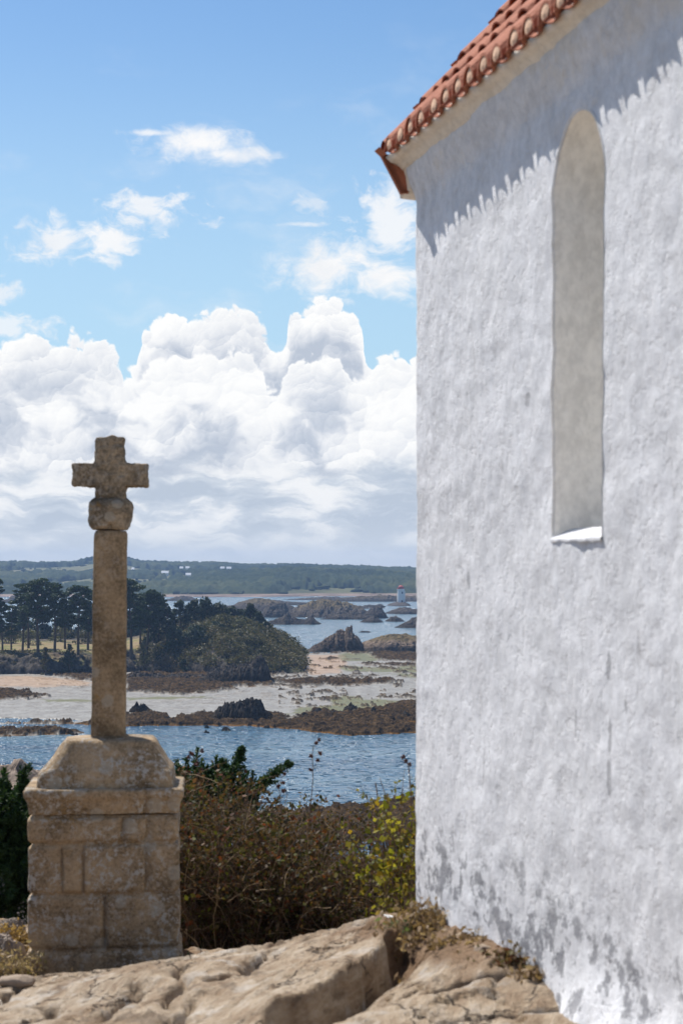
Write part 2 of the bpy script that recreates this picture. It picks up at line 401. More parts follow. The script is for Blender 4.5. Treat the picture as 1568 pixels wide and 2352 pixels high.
CRACKS = [crack(c) for c in ([(130, 2290, 10.2), (110, 2330, 9.7), (40, 2352, 9.4)], [(0, 2300, 10.1), (90, 2296, 10.2), (150, 2310, 9.95)], [(310, 2235, 10.5), (270, 2290, 10.0), (200, 2352, 9.3)],
          [(420, 2200, 11.0), (415, 2240, 10.5), (395, 2262, 10.2), (380, 2300, 9.8)], [(440, 2270, 10.0), (420, 2330, 9.4), (380, 2390, 8.9)], [(1290, 2300, 9.2), (1130, 2318, 9.05), (1000, 2325, 9.0)],
          [(1160, 2235, 9.7), (1060, 2250, 9.55), (980, 2262, 9.45)], [(640, 2180, 12.0), (560, 2215, 11.0), (480, 2240, 10.6)], [(440, 2185, 14.6), (520, 2192, 13.9), (640, 2182, 13.2)], [(-60, 2165, 15.2), (20, 2160, 15.2), (60, 2170, 15.0)])]
def ground_h(x, y, detail=True):
    """height below the eye of the hill the chapel stands on"""
    near = near_f(np.clip(x, -6, 6), np.clip(y, 2, 17.5))
    d = np.maximum(y - 17.3, 0)
    slope = -0.33 * d - 0.006 * d * d
    far = np.where(y > 45, -29.0 * (1 - np.exp(-(y - 45) / 55.0)) * 0.62 - 17.0, -3.45 + slope)
    far = np.where(y > 45, np.maximum(far, -33.4), np.maximum(far, -17.0))
    w = sstep(y, 16.5, 18.5); h = near * (1 - w) + far * w
    h = h - 2.6 * sstep(y, 95, 215) * 1.0
    h = h + 10 * np.exp(-((x + 23) / 10) ** 2 - ((y - 110) / 28) ** 2)      # the spur on the left
    side = np.maximum(np.abs(x) - 6, 0)
    h = h - 0.02 * side * side * sstep(side, 0, 8) * (y < 60)
    if detail:
        m = (1 - sstep(y, 16.5, 18.0))
        # bedding that runs up to the right, weathered joints
        q = (x * 0.972 - y * 0.235); p = (x * 0.235 + y * 0.972)
        h = h + m * ((fbm2(q * 1.2, p * 0.4, 3, 5) - .5) * 0.05 + (fbm2(q * 5.5, p * 1.1, 4, 9, 0.6, True) - .66) * 0.012 + (fbm2(q * 24, p * 5, 4, 3, .68, True) - .66) * 0.018 + (fbm2(q * 10, p * 2.2, 3, 53) - .5) * .012)
        st = q * 2.6 + fbm2(x * 1.1, y * .5, 4, 21, .55) * 2.6; fl = np.floor(st); st = st - fl
        h = h + m * 0.013 * (sstep(st, 0, .9) - sstep(st, .93, 1.0)) * sstep(_h(fl, fl * 0, 0, 3), .2, .5)
        sp = p * 0.85 + fbm2(x * 1.3, y * .6, 4, 23, .55) * 2.4; fl = np.floor(sp); sp = sp - fl
        h = h + m * 0.018 * (sstep(sp, .02, .05) - sstep(sp, .05, .95)) * sstep(fbm2(x * 1.4, y * .5, 3, 43), .48, .58)
        pk = fbm2(q * 9, p * 3, 3, 47); h = h - m * .016 * sstep(pk, .62, .70)
        # joint-bounded slabs : each sits a little higher or lower than its neighbours
        rs = np.random.default_rng(17); wq = q * 1.25 + (fbm2(x * 2.5, y * 1.2, 4, 61, .6) - .5) * .9; wp = p * .40 + (fbm2(x * 2.5, y * 1.2, 4, 63, .6) - .5) * .7
        f1 = np.full(x.shape, 9.0); f2 = np.full(x.shape, 9.0); off = np.zeros(x.shape)
        for i in range(-11, 8):
            for j in range(2, 10):
                a, b, o, tx, ty = rs.uniform(-.42, .42, 5); dx = wq - i - a; dy = wp - j - b; dd = np.hypot(dx, dy)
                near_ = dd < f1; f2 = np.where(near_, f1, np.minimum(f2, dd)); off = np.where(near_, o * .045 + dx * tx * .035 + dy * ty * .05, off); f1 = np.minimum(f1, dd)
        gap = f2 - f1
        h = h + m * (off * sstep(gap, .0, .05) - .075 * (1 - sstep(gap, .006, .026)) * sstep(fbm2(x * 1.7, y * .8, 3, 66), .38, .5) - .008 * (1 - sstep(gap, .0, .09)) - .02)
        for i, c in enumerate(CRACKS):
            dd, _, al = line_d(x + (fbm2(x * 5, y * 5, 3, i) - .5) * .12, y + (fbm2(x * 5, y * 5, 3, i + 50) - .5) * .12, c)
            h = h - m * 0.11 * np.exp(-(dd / 0.024) ** 2) * (0.5 + 0.5 * np.sin(al * math.pi)) - m * 0.012 * np.exp(-(dd / 0.10) ** 2)
        jx = (fbm2(x * 4, y * 4, 3, 77) - .5) * .16
        dd, sd, al = line_d(x + jx, y + jx * .5, BIG)
        s = -dd * sd                                                # + on the upper, farther slab
        h = h + m * sstep(al, 0.0, .12) * (0.06 * np.exp(-np.abs(s) / 0.35) * sstep(s, -.01, .02) - (0.15 + .14 * fbm2(x * 3, y * 1.5, 3, 19)) * (1 - sstep(s, -.05, .015)) * np.exp(-np.clip(-s - .09, 0, 9) / 0.13))
        h = h + (1 - m) * ((fbm2(x * .35, y * .35, 4, 31) - .5) * np.clip(.08 * d, 0, 1.6))
    return h
def build_ground():
    tx = np.linspace(-1, 1, 620); a = (0.30 * tx + 0.55 * tx ** 5)
    ys = np.concatenate([np.linspace(-9, 6.4, 26), np.linspace(6.5, 17.5, 560), np.geomspace(17.6, 240, 190)])
    Y, A = np.meshgrid(ys, a, indexing='ij'); X = A * (Y + 12.0) * 0.95
    h = ground_h(X, Y) + EYE
    # earth: hollow round the cross and the strip at the foot of the wall
    w0 = (X - CH_O.x) * CH_N.x + (Y - CH_O.y) * CH_N.y
    soil = sstep(poly_sd(X, Y, [(-3.2, 12.3), (-1.4, 11.9), (-.9, 12.4), (-.75, 13.4), (-.9, 14.4), (-1.2, 16), (-3.4, 14.5)]) + (fbm2(X * 4, Y * 4, 4, 8) - .5) * .5, -.1, .2)
    strip = sstep(.62 - w0 * 1.3 + (fbm2(X * 3, Y * 3, 4, 88) - .5) * .7, 0, .25) * sstep(Y, 9.3, 10.1) * (1 - sstep(Y, 11.9, 12.6))
    soil = np.maximum(soil, strip); soil = np.maximum(soil, sstep(Y, 15.6, 17.0))
    h = h + strip * 0.03
    at_ = np.zeros((X.size, 3)); at_[:, 0] = soil.ravel(); at_[:, 1] = sstep(Y, 120, 190).ravel()
    o = mesh_np('ground', np.stack([X, Y, h], -1), grid_faces(*X.shape), M['ground'], attrs={'zone': at_})
    return kind(o, 'structure')
def mat_ground():
    m, t, b = new_mat('weathered_rock', 0.92, 0.12); p = t.pos(); z = t.node('ShaderNodeSeparateColor'); t.put(z.inputs[0], t.attr('zone'))
    soil, shore = S(t, z.outputs[0]), S(t, z.outputs[1])
    n1 = t.noise(p, 1.3, 6, 0.6); n2 = t.noise(t.vm('MULTIPLY', p, (1.0, 0.35, 1.0)), 7, 7, 0.7)
    x_, y_, z_ = t.xyz(t.vm('ADD', p, t.vm('SCALE', t.noise(p, 1.6, 3, .5, color=True), scale=.25))); fol = t.noise(t.comb((x_ * .972 - y_ * .235) * 13.0, (x_ * .235 + y_ * .972) * 1.1, z_ * 13.0), 1.0, 6, .72); n3 = t.noise(p, 60, 4, 0.6)
    c = t.ramp(n1 * 0.30 + n2 * 0.28 + fol * 0.42, [(0.38, (0.20, 0.135, 0.085)), (0.46, (0.36, 0.265, 0.18)), (0.53, (0.48, 0.38, 0.275)), (0.62, (0.62, 0.54, 0.45))])
    c = t.mix(t.ss(t.noise(p, 3.5, 5, 0.65), 0.56, 0.66) * 0.6, c, (0.58, 0.53, 0.47))          # pale lichen
    c = t.mix(t.ss(t.noise(t.vm('MULTIPLY', p, (1.0, 0.4, 1.0)), 5.0, 6, 0.72), 0.54, 0.63) * 0.6, c, (0.17, 0.13, 0.095))             # dark lichen
    c = t.mix(t.ss(n3, 0.60, 0.78) * 0.4, c, (0.17, 0.13, 0.10))
    pw = t.vm('ADD', t.vm('MULTIPLY', p, (1.0, 0.38, 1.0)), t.vm('SCALE', t.noise(p, 2.2, 5, .65, color=True), scale=.35))
    fis = t.ss(t.voro(pw, 2.6, 'DISTANCE_TO_EDGE'), .022, .004) * t.ss(t.noise(p, 1.1, 3, .5), .47, .56)
    c = t.mix(fis * .8, c, (0.07, 0.05, 0.035))
    e = t.ramp(n2, [(0.3, (0.17, 0.105, 0.06)), (0.55, (0.28, 0.185, 0.115)), (0.8, (0.38, 0.28, 0.19))])
    c = t.mix(soil, c, e)
    sh = t.ramp(t.noise(p, 0.45, 6, 0.75), [(0.3, (0.055, 0.04, 0.028)), (0.5, (0.16, 0.11, 0.075)), (0.66, (0.30, 0.23, 0.17))])
    c = t.mix(shore, c, sh)
    t.put(b.inputs['Base Color'], c)
    bh = t.noise(t.vm('MULTIPLY', p, (1.0, 0.45, 1.0)), 16, 8, 0.72) * 0.8 + t.noise(p, 60, 4, 0.6) * 0.2
    t.put(b.inputs['Normal'], t.bump(bh * .7 + fol * .7 - fis * .5, 1.0, 0.09))
    return m

# ------------------------------------------------------------------ the bay at low tide
def W(pl): return [(((u - CX) / F * gy(v)), gy(v)) for u, v in pl]
# drawn as seen, turned into places on the level of the sea
FLAT = [(-900, 1665), (0, 1664), (110, 1662), (200, 1665), (290, 1668), (400, 1666), (510, 1668), (600, 1670), (680, 1676), (740, 1684), (800, 1689), (860, 1689), (955, 1683), (2500, 1680), (2500, 1497),
        (955, 1499), (800, 1499), (706, 1502), (640, 1500), (400, 1490), (-900, 1490)]
SPITS = [[(-300, 1677), (0, 1677), (100, 1676), (160, 1680), (198, 1684), (160, 1688), (80, 1690), (0, 1692), (-300, 1694)], [(150, 1659), (200, 1661), (240, 1664), (160, 1664), (60, 1663), (20, 1661)]]
POOLS = [[(488, 1668), (560, 1668), (600, 1670), (590, 1673), (540, 1674), (488, 1674)], [(900, 1660), (925, 1657), (953, 1660), (930, 1663)], [(-300, 1652), (60, 1651), (200, 1657), (80, 1660), (-300, 1662)]]
NEARBEACH = [(600, 1866), (700, 1858), (760, 1856), (850, 1850), (955, 1838), (1200, 1828), (2300, 1830), (2300, 2100), (600, 2100)]
NEARPOOL = [(690, 1950), (750, 1938), (860, 1932), (930, 1936), (1000, 1940), (960, 1968), (880, 1985), (780, 2000), (690, 1985)]
WEED_AND_DARK = [[(285, 1646), (340, 1640), (400, 1650), (480, 1640), (640, 1642), (668, 1655), (720, 1632), (800, 1640), (880, 1624), (955, 1612), (2500, 1600), (2500, 1690), (955, 1690), (800, 1695), (600, 1680), (285, 1674)],
        [(280, 1553), (330, 1546), (430, 1544), (520, 1552), (640, 1560), (628, 1574), (540, 1580), (500, 1590), (420, 1597), (350, 1594), (290, 1590)],
        [(-300, 1588), (0, 1586), (50, 1588), (109, 1600), (60, 1608), (0, 1609), (-300, 1612)],
        [(640, 1565), (760, 1560), (900, 1563), (905, 1570), (780, 1577), (660, 1575)], [(849, 1500), (955, 1500), (2500, 1500), (2500, 1524), (955, 1521), (870, 1518)], [(820, 1524), (955, 1527), (2500, 1528), (2500, 1533), (955, 1532), (840, 1528)],
        [(90, 1546), (212, 1545), (300, 1552), (212, 1566), (150, 1560)], [(700, 1498), (800, 1494), (960, 1494), (960, 1502), (830, 1503), (720, 1502)], [(735, 1514), (760, 1511), (775, 1516), (750, 1518)]] + SPITS  # first outline here: a plain dark band on the sand below the left cliff
GREEN = [[(778, 1502), (850, 1503), (885, 1513), (850, 1521), (790, 1520)], [(776, 1528), (850, 1534), (955, 1532), (2500, 1530), (2500, 1547), (955, 1546), (860, 1546), (790, 1544)],
         [(870, 1548), (955, 1549), (2500, 1548), (2500, 1560), (955, 1558)], [(740, 1602), (800, 1600), (860, 1608), (955, 1612), (955, 1628), (820, 1636), (720, 1644), (660, 1642), (690, 1628), (760, 1620)],
         [(292, 1636), (330, 1633), (352, 1640), (300, 1645)], [(100, 1607), (212, 1608), (212, 1613), (110, 1614)], [(290, 1605), (420, 1600), (500, 1603), (400, 1608), (300, 1610)]]
ORANGE = [[(-300, 1556), (60, 1554), (120, 1556), (212, 1569), (212, 1576), (60, 1580), (-300, 1582)], [(706, 1505), (790, 1506), (800, 1530), (780, 1548), (720, 1552), (700, 1540)], [(800, 1494), (955, 1497), (955, 1501), (800, 1500)]]
def gmask(U, V, polys, su=18.0, wob=1.0, soft=(-3, 3), seed=0):
    """blotches follow the beach: stretched across"""
    n = np.zeros(U.shape) - 1e9
    for p in polys:
        q = [(u / 4.0, v) for u, v in p]
        n = np.maximum(n, poly_sd(U / 4.0, V, q))
    n = n + (fbm2(U / su, V / (su * 0.16), 4, seed, .6) - .5) * 10 * wob
    return sstep(n, *soft)
def build_bay():
    vs = np.concatenate([np.linspace(2080, 1850, 150), np.linspace(1849, 1696, 90), np.linspace(1695.5, 1480, 520), np.linspace(1479, 1366, 40)])
    us = np.concatenate([np.linspace(-900, -40, 70), np.linspace(-38, 975, 760), np.linspace(980, 2700, 130)])
    V, U = np.meshgrid(vs, us, indexing='ij')
    Y = EYE * F / (V - HZ); X = (U - CX) / F * Y
    wet = poly_sd(U / 4, V, [(a / 4, b) for a, b in FLAT])
    for s_ in SPITS: wet = np.maximum(wet, poly_sd(U / 4, V, [(a / 4, b) for a, b in s_]))
    for s_ in POOLS: wet = np.minimum(wet, -poly_sd(U / 4, V, [(a / 4, b) for a, b in s_]))
    nb = poly_sd(U / 4, V, [(a / 4, b) for a, b in NEARBEACH]) * .5; nb = np.minimum(nb, -poly_sd(U / 4, V, [(a / 4, b) for a, b in NEARPOOL]))
    wet = np.maximum(wet, nb)
    wet = wet + (fbm2(U / 26, V / 3.2, 5, 3, .6) - .5) * 5.5
    land = sstep(wet, -2.2, 2.2)
    weed = gmask(U, V, WEED_AND_DARK, 22, 1.0, (-1.5, 2.0), 11)  # weed beds together with the dark band below the left cliff
    streak = sstep(fbm2(U / 34, V / 2.3, 4, 61, .62), .60, .68) * sstep(V, 1500, 1530) * (1 - sstep(V, 1618, 1640)) * (0.35 + 0.65 * sstep(U, 250, 620)) * (1 - .75 * sstep(V, 1583, 1592) * (U < 640))
    green = gmask(U, V, GREEN, 30, .9, (-1.5, 2.5), 23)
    orange = gmask(U, V, ORANGE, 30, .8, (-2, 3), 37)
    nearb = (V > 1790)
    weed = np.maximum(weed, streak * .9) * ~nearb; weed = np.where(nearb, 1.0, weed)
    rocky = fbm2(X / 3.0, Y / 3.0, 5, 71, .6, True)
    z = -1.1 + land * (1.28 + .25 * (fbm2(X / 25, Y / 25, 3, 6) - .5)) + weed * land * (np.clip(rocky - .45, 0, 1) * 2.2 + .12)
    z += land * (fbm2(X / 6, Y / 6, 3, 16) - .5) * .18
    # the shore drops under the far water
    z = np.where(Y > 3000, -1.0, z)
    zone = np.stack([weed, green * (1 - weed * .75), orange], -1).reshape(-1, 3)
    o = mesh_np('tidal_flat', np.stack([X, Y, z], -1), grid_faces(*X.shape), M['flat'], attrs={'zone': zone})
    kind(o, 'structure')
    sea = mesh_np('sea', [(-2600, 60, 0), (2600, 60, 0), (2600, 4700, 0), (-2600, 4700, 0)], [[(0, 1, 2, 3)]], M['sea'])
    kind(sea, 'structure')
def mat_flat():
    m, t, b = new_mat('wet_sand', 0.75, 0.3); p = t.pos(); z = t.node('ShaderNodeSeparateColor'); t.put(z.inputs[0], t.attr('zone'))
    weed, green, orange = [S(t, z.outputs[i]) for i in range(3)]
    ps = t.vm('MULTIPLY', p, (1.0, 0.35, 1.0))
    n = t.noise(ps, 0.35, 7, 0.7); nf = t.noise(ps, 1.6, 6, 0.7)
    sand = t.ramp(n, [(0.32, (0.165, 0.145, 0.12)), (0.52, (0.24, 0.222, 0.192)), (0.70, (0.31, 0.295, 0.265))])
    sand = t.mix(t.ss(nf, 0.54, 0.64) * 0.6, sand, (0.085, 0.075, 0.06))
    oc = t.ramp(n, [(0.3, (0.25, 0.165, 0.10)), (0.7, (0.38, 0.27, 0.18))])
    gc = t.ramp(nf, [(0.3, (0.045, 0.05, 0.010)), (0.5, (0.11, 0.105, 0.02)), (0.7, (0.17, 0.15, 0.05))])
    wc = t.ramp(t.noise(p, 0.8, 7, 0.75), [(0.36, (0.010, 0.007, 0.005)), (0.5, (0.035, 0.023, 0.012)), (0.6, (0.085, 0.052, 0.024)), (0.72, (0.12, 0.095, 0.07))])
    zz = t.xyz(p)[2]
    wc = t.mix(t.ss(zz, 0.36, 0.10) * 0.75, wc, (0.17, 0.085, 0.022))
    c = t.mix(orange, sand, oc); c = t.mix(green * 0.85, c, gc); c = t.mix(weed, c, wc)
    t.put(b.inputs['Base Color'], c)
    t.put(b.inputs['Roughness'], t.lin(weed, 0, 1, 0.5, 1.0)); t.put(b.inputs['Specular IOR Level'], t.lin(weed, 0, 1, 0.14, 0.03))
    pert = t.vm('SUBTRACT', t.noise(t.vm('MULTIPLY', p, (1, .7, 1)), 1.3, 5, 0.7, color=True), (0.5, 0.5, 0.5))
    nv = t.vm('NORMALIZE', t.vm('ADD', t.nrm(), t.vm('MULTIPLY', pert, (0.9, 0.9, 0.1))))
    t.put(b.inputs['Normal'], nv)
    return m
def mat_sea():
    m, t, b = new_mat('sea_water', 0.2, 0.5); p = t.pos()
    b.inputs['IOR'].default_value = 1.33
    big = t.noise(t.vm('MULTIPLY', p, (0.35, 1.0, 1)), 0.035, 4, 0.6)
    c = t.ramp(big, [(0.35, (0.018, 0.065, 0.12)), (0.52, (0.045, 0.12, 0.185)), (0.66, (0.12, 0.20, 0.25))])
    c = t.mix(t.ss(t.xyz(p)[1], 550, 1000), c, (.105, .165, .20))  # paler with distance: silvery reflection of the far water put into the colour
    t.put(b.inputs['Base Color'], c)
    def wave(sc, k, det, st): return t.vm('MULTIPLY', t.vm('SUBTRACT', t.noise(t.vm('MULTIPLY', p, (st, 1, 1)), sc, det, 0.6, color=True), (0.5, 0.5, 0.5)), (k * .75, k, 0.0))
    gust = t.ss(t.noise(t.vm('MULTIPLY', p, (.5, 1.0, 1)), 0.5, 4, 0.7), .38, .50)
    w = t.vm('ADD', wave(0.9, 0.75, 4, 0.5), wave(0.14, 0.3, 3, 0.5))
    w = t.vm('ADD', t.vm('SCALE', w, scale=t.lin(big, 0.35, 0.65, 0.4, 1.5)), t.vm('SCALE', wave(1.5, 11.0, 3, 0.45), scale=gust))
    t.put(b.inputs['Normal'], t.vm('NORMALIZE', t.vm('ADD', w, (0, 0, 1.0))))
    return m

# ------------------------------------------------------------------ the mainland behind the bay
SKY_U = [-1200, -200, 0, 100, 180, 215, 250, 290, 330, 480, 560, 680, 760, 840, 955, 1300, 2600]
SKY_V = [1297, 1290, 1291, 1293, 1290, 1282, 1281, 1284, 1291, 1295, 1301, 1298, 1301, 1304, 1309, 1306, 1300]
def hill_h(X, Y):
    U = CX + X / Y * F
    sv = np.interp(U, SKY_U, SKY_V)
    crest = EYE - (sv - HZ) / F * 3450 - 7.5
    shore = 2130 + 60 * (fbm2(X / 300, Y * 0 + 3, 3, 4) - .5) + 60 * sstep(U, 500, 800)
    t = np.clip((Y - shore) / (3450 - shore), 0, 1)
    h = crest * (0.60 * sstep(t, 0, .30) * sstep(U, 250, 700) + t * (1 - 0.60 * sstep(U, 250, 700)))
    h = np.minimum(h, crest) + (fbm2(X / 220, Y / 260, 4, 14) - .5) * 11 * sstep(t, 0, .12) * (1 - .6 * sstep(t, .8, 1))
    h = h - sstep(Y, 3500, 4500) * 22
    h = np.where(Y < shore, -1.2, h + .9)
    return h
HOUSES = [(306, 1309), (376, 1317), (384, 1317), (417, 1306), (431, 1306), (433, 1322), (511, 1306), (526, 1307), (562, 1313)]
def house_y(u, v):
    y = np.linspace(2250, 3440, 600); h = hill_h((u - CX) / F * y, y) + 3.2; ok = h >= EYE - (v - HZ) / F * y
    return float(y[np.argmax(ok)]) if ok.any() else 3400.0
def build_hill():
    ys = np.concatenate([np.linspace(2040, 2500, 90), np.linspace(2510, 4500, 110)]); us = np.linspace(-1300, 2700, 320)
    Y, U = np.meshgrid(ys, us, indexing='ij'); X = (U - CX) / F * Y
    o = mesh_np('hill', np.stack([X, Y, hill_h(X, Y)], -1), grid_faces(*X.shape), M['hill'])
    kind(o, 'structure')
    rng = np.random.default_rng(5)
    bm = bmesh.new(); bmesh.ops.create_icosphere(bm, subdivisions=1, radius=1.0)
    b0 = bmesh.new(); bmesh.ops.create_icosphere(b0, subdivisions=1, radius=1.0); iv0 = np.array([v.co[:] for v in b0.verts]); if0 = np.array([[v.index for v in f.verts] for f in b0.faces]); b0.free()
    iv = np.array([v.co[:] for v in bm.verts]); ifc = np.array([[v.index for v in f.verts] for f in bm.faces]); bm.free()
    n = 5000
    Y = np.concatenate([rng.uniform(2160, 3480, n), rng.uniform(3380, 3500, 500)]); U = rng.uniform(-350, 1700, n + 500); X = (U - CX) / F * Y
    field = fbm2(X / 150, Y / 150, 3, 91)
    far = sstep(Y, 2100, 3450)
    keep = (field > .46 - .14 * sstep(U, 400, 620)) | (rng.uniform(size=len(Y)) < .12) | (Y > 3380)
    # the pale beach under the wood stays clear
    keep &= hill_h(X, Y) > 2.2
    for hu, hv in HOUSES: hy = house_y(hu, hv); keep &= ~((np.abs(U - hu) < 13) & (Y > hy - 190) & (Y < hy + 25))
    X, Y, U = X[keep], Y[keep], U[keep]; Z = hill_h(X, Y)
    mb = MB()
    # closed canopy : a lumpy roof of crowns that dives under the fields where there is no wood
    gys = np.linspace(2140, 3500, 300); gus = np.linspace(-380, 1750, 1000); GY, GU = np.meshgrid(gys, gus, indexing='ij'); GX = (GU - CX) / F * GY
    fld = fbm2(GX / 150, GY / 150, 3, 91) + (fbm2(GX / 26, GY / 40, 3, 92) - .5) * .16; thr = .47 - .13 * sstep(GU, 400, 620) - .2 * sstep(GY, 3340, 3420)
    hh_ = hill_h(GX, GY); wood = sstep(fld, thr, thr + .035) * sstep(hh_, 2.0, 3.2)
    for hu, hv in HOUSES: hy = house_y(hu, hv); wood = wood * (1 - ((np.abs(GU - hu) < 12) & (GY > hy - 170) & (GY < hy + 25)))
    bil = lambda sx, sd: 1 - np.abs(2 * fbm2(GX / sx, GY / sx, 2, sd, .45) - 1) * 1.6
    crown = bil(17, 93) * 5.0 + bil(7.5, 94) * 3.0 + (fbm2(GX / 60, GY / 60, 3, 95) - .5) * 7 + (vn2(GX / 2.2, GY / 4, 96) - .5) * 1.2
    cz = hh_ - 3 + wood * (5.5 + crown)
    mb.add(np.stack([GX, GY, cz], -1).reshape(-1, 3), grid_faces(*GX.shape))
    r = rng.uniform(1.5, 4.0, len(X)); hh = r * rng.uniform(.45, .9, len(X))
    tall = rng.uniform(size=len(X)) < .03; hh[tall] *= 1.7; r[tall] *= .6
    for x, y, z, a, b in zip(X, Y, Z, r, hh):
        d = 1 + rng.uniform(-.42, .42, (len(iv), 1))
        mb.add(iv * d * (a * rng.uniform(.8, 1.9), a, b) + (x, y, z + b * .45), None, ifc)
    # the pines on the highest knoll and the poplars
    for u, v in [(178, 1287), (186, 1284), (192, 1285), (199, 1281), (206, 1279), (212, 1278), (219, 1277), (300, 1284), (308, 1283), (402, 1292), (412, 1290), (440, 1291), (447, 1290), (502, 1291), (517, 1289), (590, 1296), (672, 1294), (850, 1302)]:
        y = 3420.0; p = at(u, v, y); b = rng.uniform(4, 6)
        d = 1 + rng.uniform(-.3, .3, (len(iv), 1))
        mb.add(iv * d * (b * .75, b, b * 1.1) + (p.x, y, p.z - b), None, ifc)
        mb.add(iv * (1.2, 1.2, 7) + (p.x, y, p.z - b - 4), None, ifc)
    o = mb.build('woods', M['far_leaf'], smooth=True); kind(o, 'stuff')
    # houses
    houses = [(306, 1309, 5, 'white house gable catching the sun on the far wooded slope, right of the cross shaft'), (376, 1317, 9, 'long pale farmhouse roof shining halfway up the far hill'), (384, 1317.5, 6, 'small pale shed beside the long farmhouse on the far hill'),
              (417, 1306.5, 7, 'long low white building near the far skyline above the headland pines'), (431, 1306, 8, 'low white building with flat looking roof, beside another on the far skyline'), (433, 1322, 11, 'lone white house in the brown field on the far hill'),
              (511, 1306.5, 9, 'long white roofed house close under the two poplars on the far skyline'), (526, 1307, 10, 'white roofed house right of the poplars on the far skyline'), (562, 1313, 3, 'tiny white cottage among dark trees on the far hill')]
    for u, v, w, lab in houses:
        y = house_y(u, v); p = at(u, v, y); hw = w / 2 / F * y; z0 = float(hill_h(np.array([p.x]), np.array([y]))[0]) - .3
        h = thing('house', lab, 'house', (p.x, y, z0), 'houses on the far hill')
        m = MB(); m.box((p.x, y, z0 + 1.9), (hw, 3.5, 2.4)); attach(m.build('wall', M['white'], smooth=False), h)
        g = MB(); zt = z0 + 4.3; e = .4
        V = [(p.x - hw - e, y - 3.9, zt), (p.x + hw + e, y - 3.9, zt), (p.x + hw + e, y + 3.9, zt), (p.x - hw - e, y + 3.9, zt), (p.x - hw - e, y, zt + 2.8), (p.x + hw + e, y, zt + 2.8)]
        g.add(V, [(0, 1, 5, 4), (2, 3, 4, 5), (0, 3, 2, 1)], [(0, 4, 3), (1, 2, 5)]); attach(g.build('roof', M['pale_roof'], smooth=False), h)

# ------------------------------------------------------------------ the wooded headland
HU = [-900, -300, 0, 212, 290, 330, 380, 430, 470, 500, 550, 581, 610, 637, 660, 684, 697, 708, 720, 760]
HV = [1478, 1478, 1480, 1480, 1476, 1468, 1450, 1428, 1418, 1416, 1428, 1437, 1452, 1465, 1477, 1497, 1513, 1535, 1552, 1560]
FU = [-900, 0, 120, 212, 290, 340, 430, 520, 625, 700, 733, 760]; FV = [1552, 1550, 1549, 1547, 1546, 1543, 1548, 1552, 1549, 1547, 1546, 1546]
def head_h(X, Y, rough=True):
    U = CX + X / Y * F
    top = EYE - (np.interp(U, HU, HV) - HZ) / F * 690.0
    Yf = gy(np.interp(U, FU, FV)) + (fbm2(X / 9, X * 0 + 2, 4, 5) - .5) * 9
    wd = np.interp(U, [-900, 250, 340, 430, 700, 740], [12, 12, 34, 52, 46, 30])
    t = (Y - Yf) / wd
    h = np.where(t < 1, np.clip(t, 0, 1) ** np.interp(U, [250, 430], [.5, .52]), 1.0)
    z = top * h
    z = z * (1 - .25 * sstep(U, 420, 500) * sstep(Y, 700, 740)) * (1 - sstep(Y, 765, 800))
    if rough:
        cl = np.clip(1 - np.abs(t - .5) * 2, 0, 1)
        z = z + cl * (fbm2(X / 4, Y / 4, 4, 8, .6, True) - .5) * 4.0 + (fbm2(X / 12, Y / 12, 4, 9) - .5) * 1.6 * sstep(t, .2, 1) + (fbm2(X / 7, Y / 7, 3, 19) - .5) * 4.5 * sstep(U, 370, 450) * sstep(t, .02, .3) * (1 - sstep(U, 690, 735))
    return np.where(t < 0, -1.3 + t * 2, z)
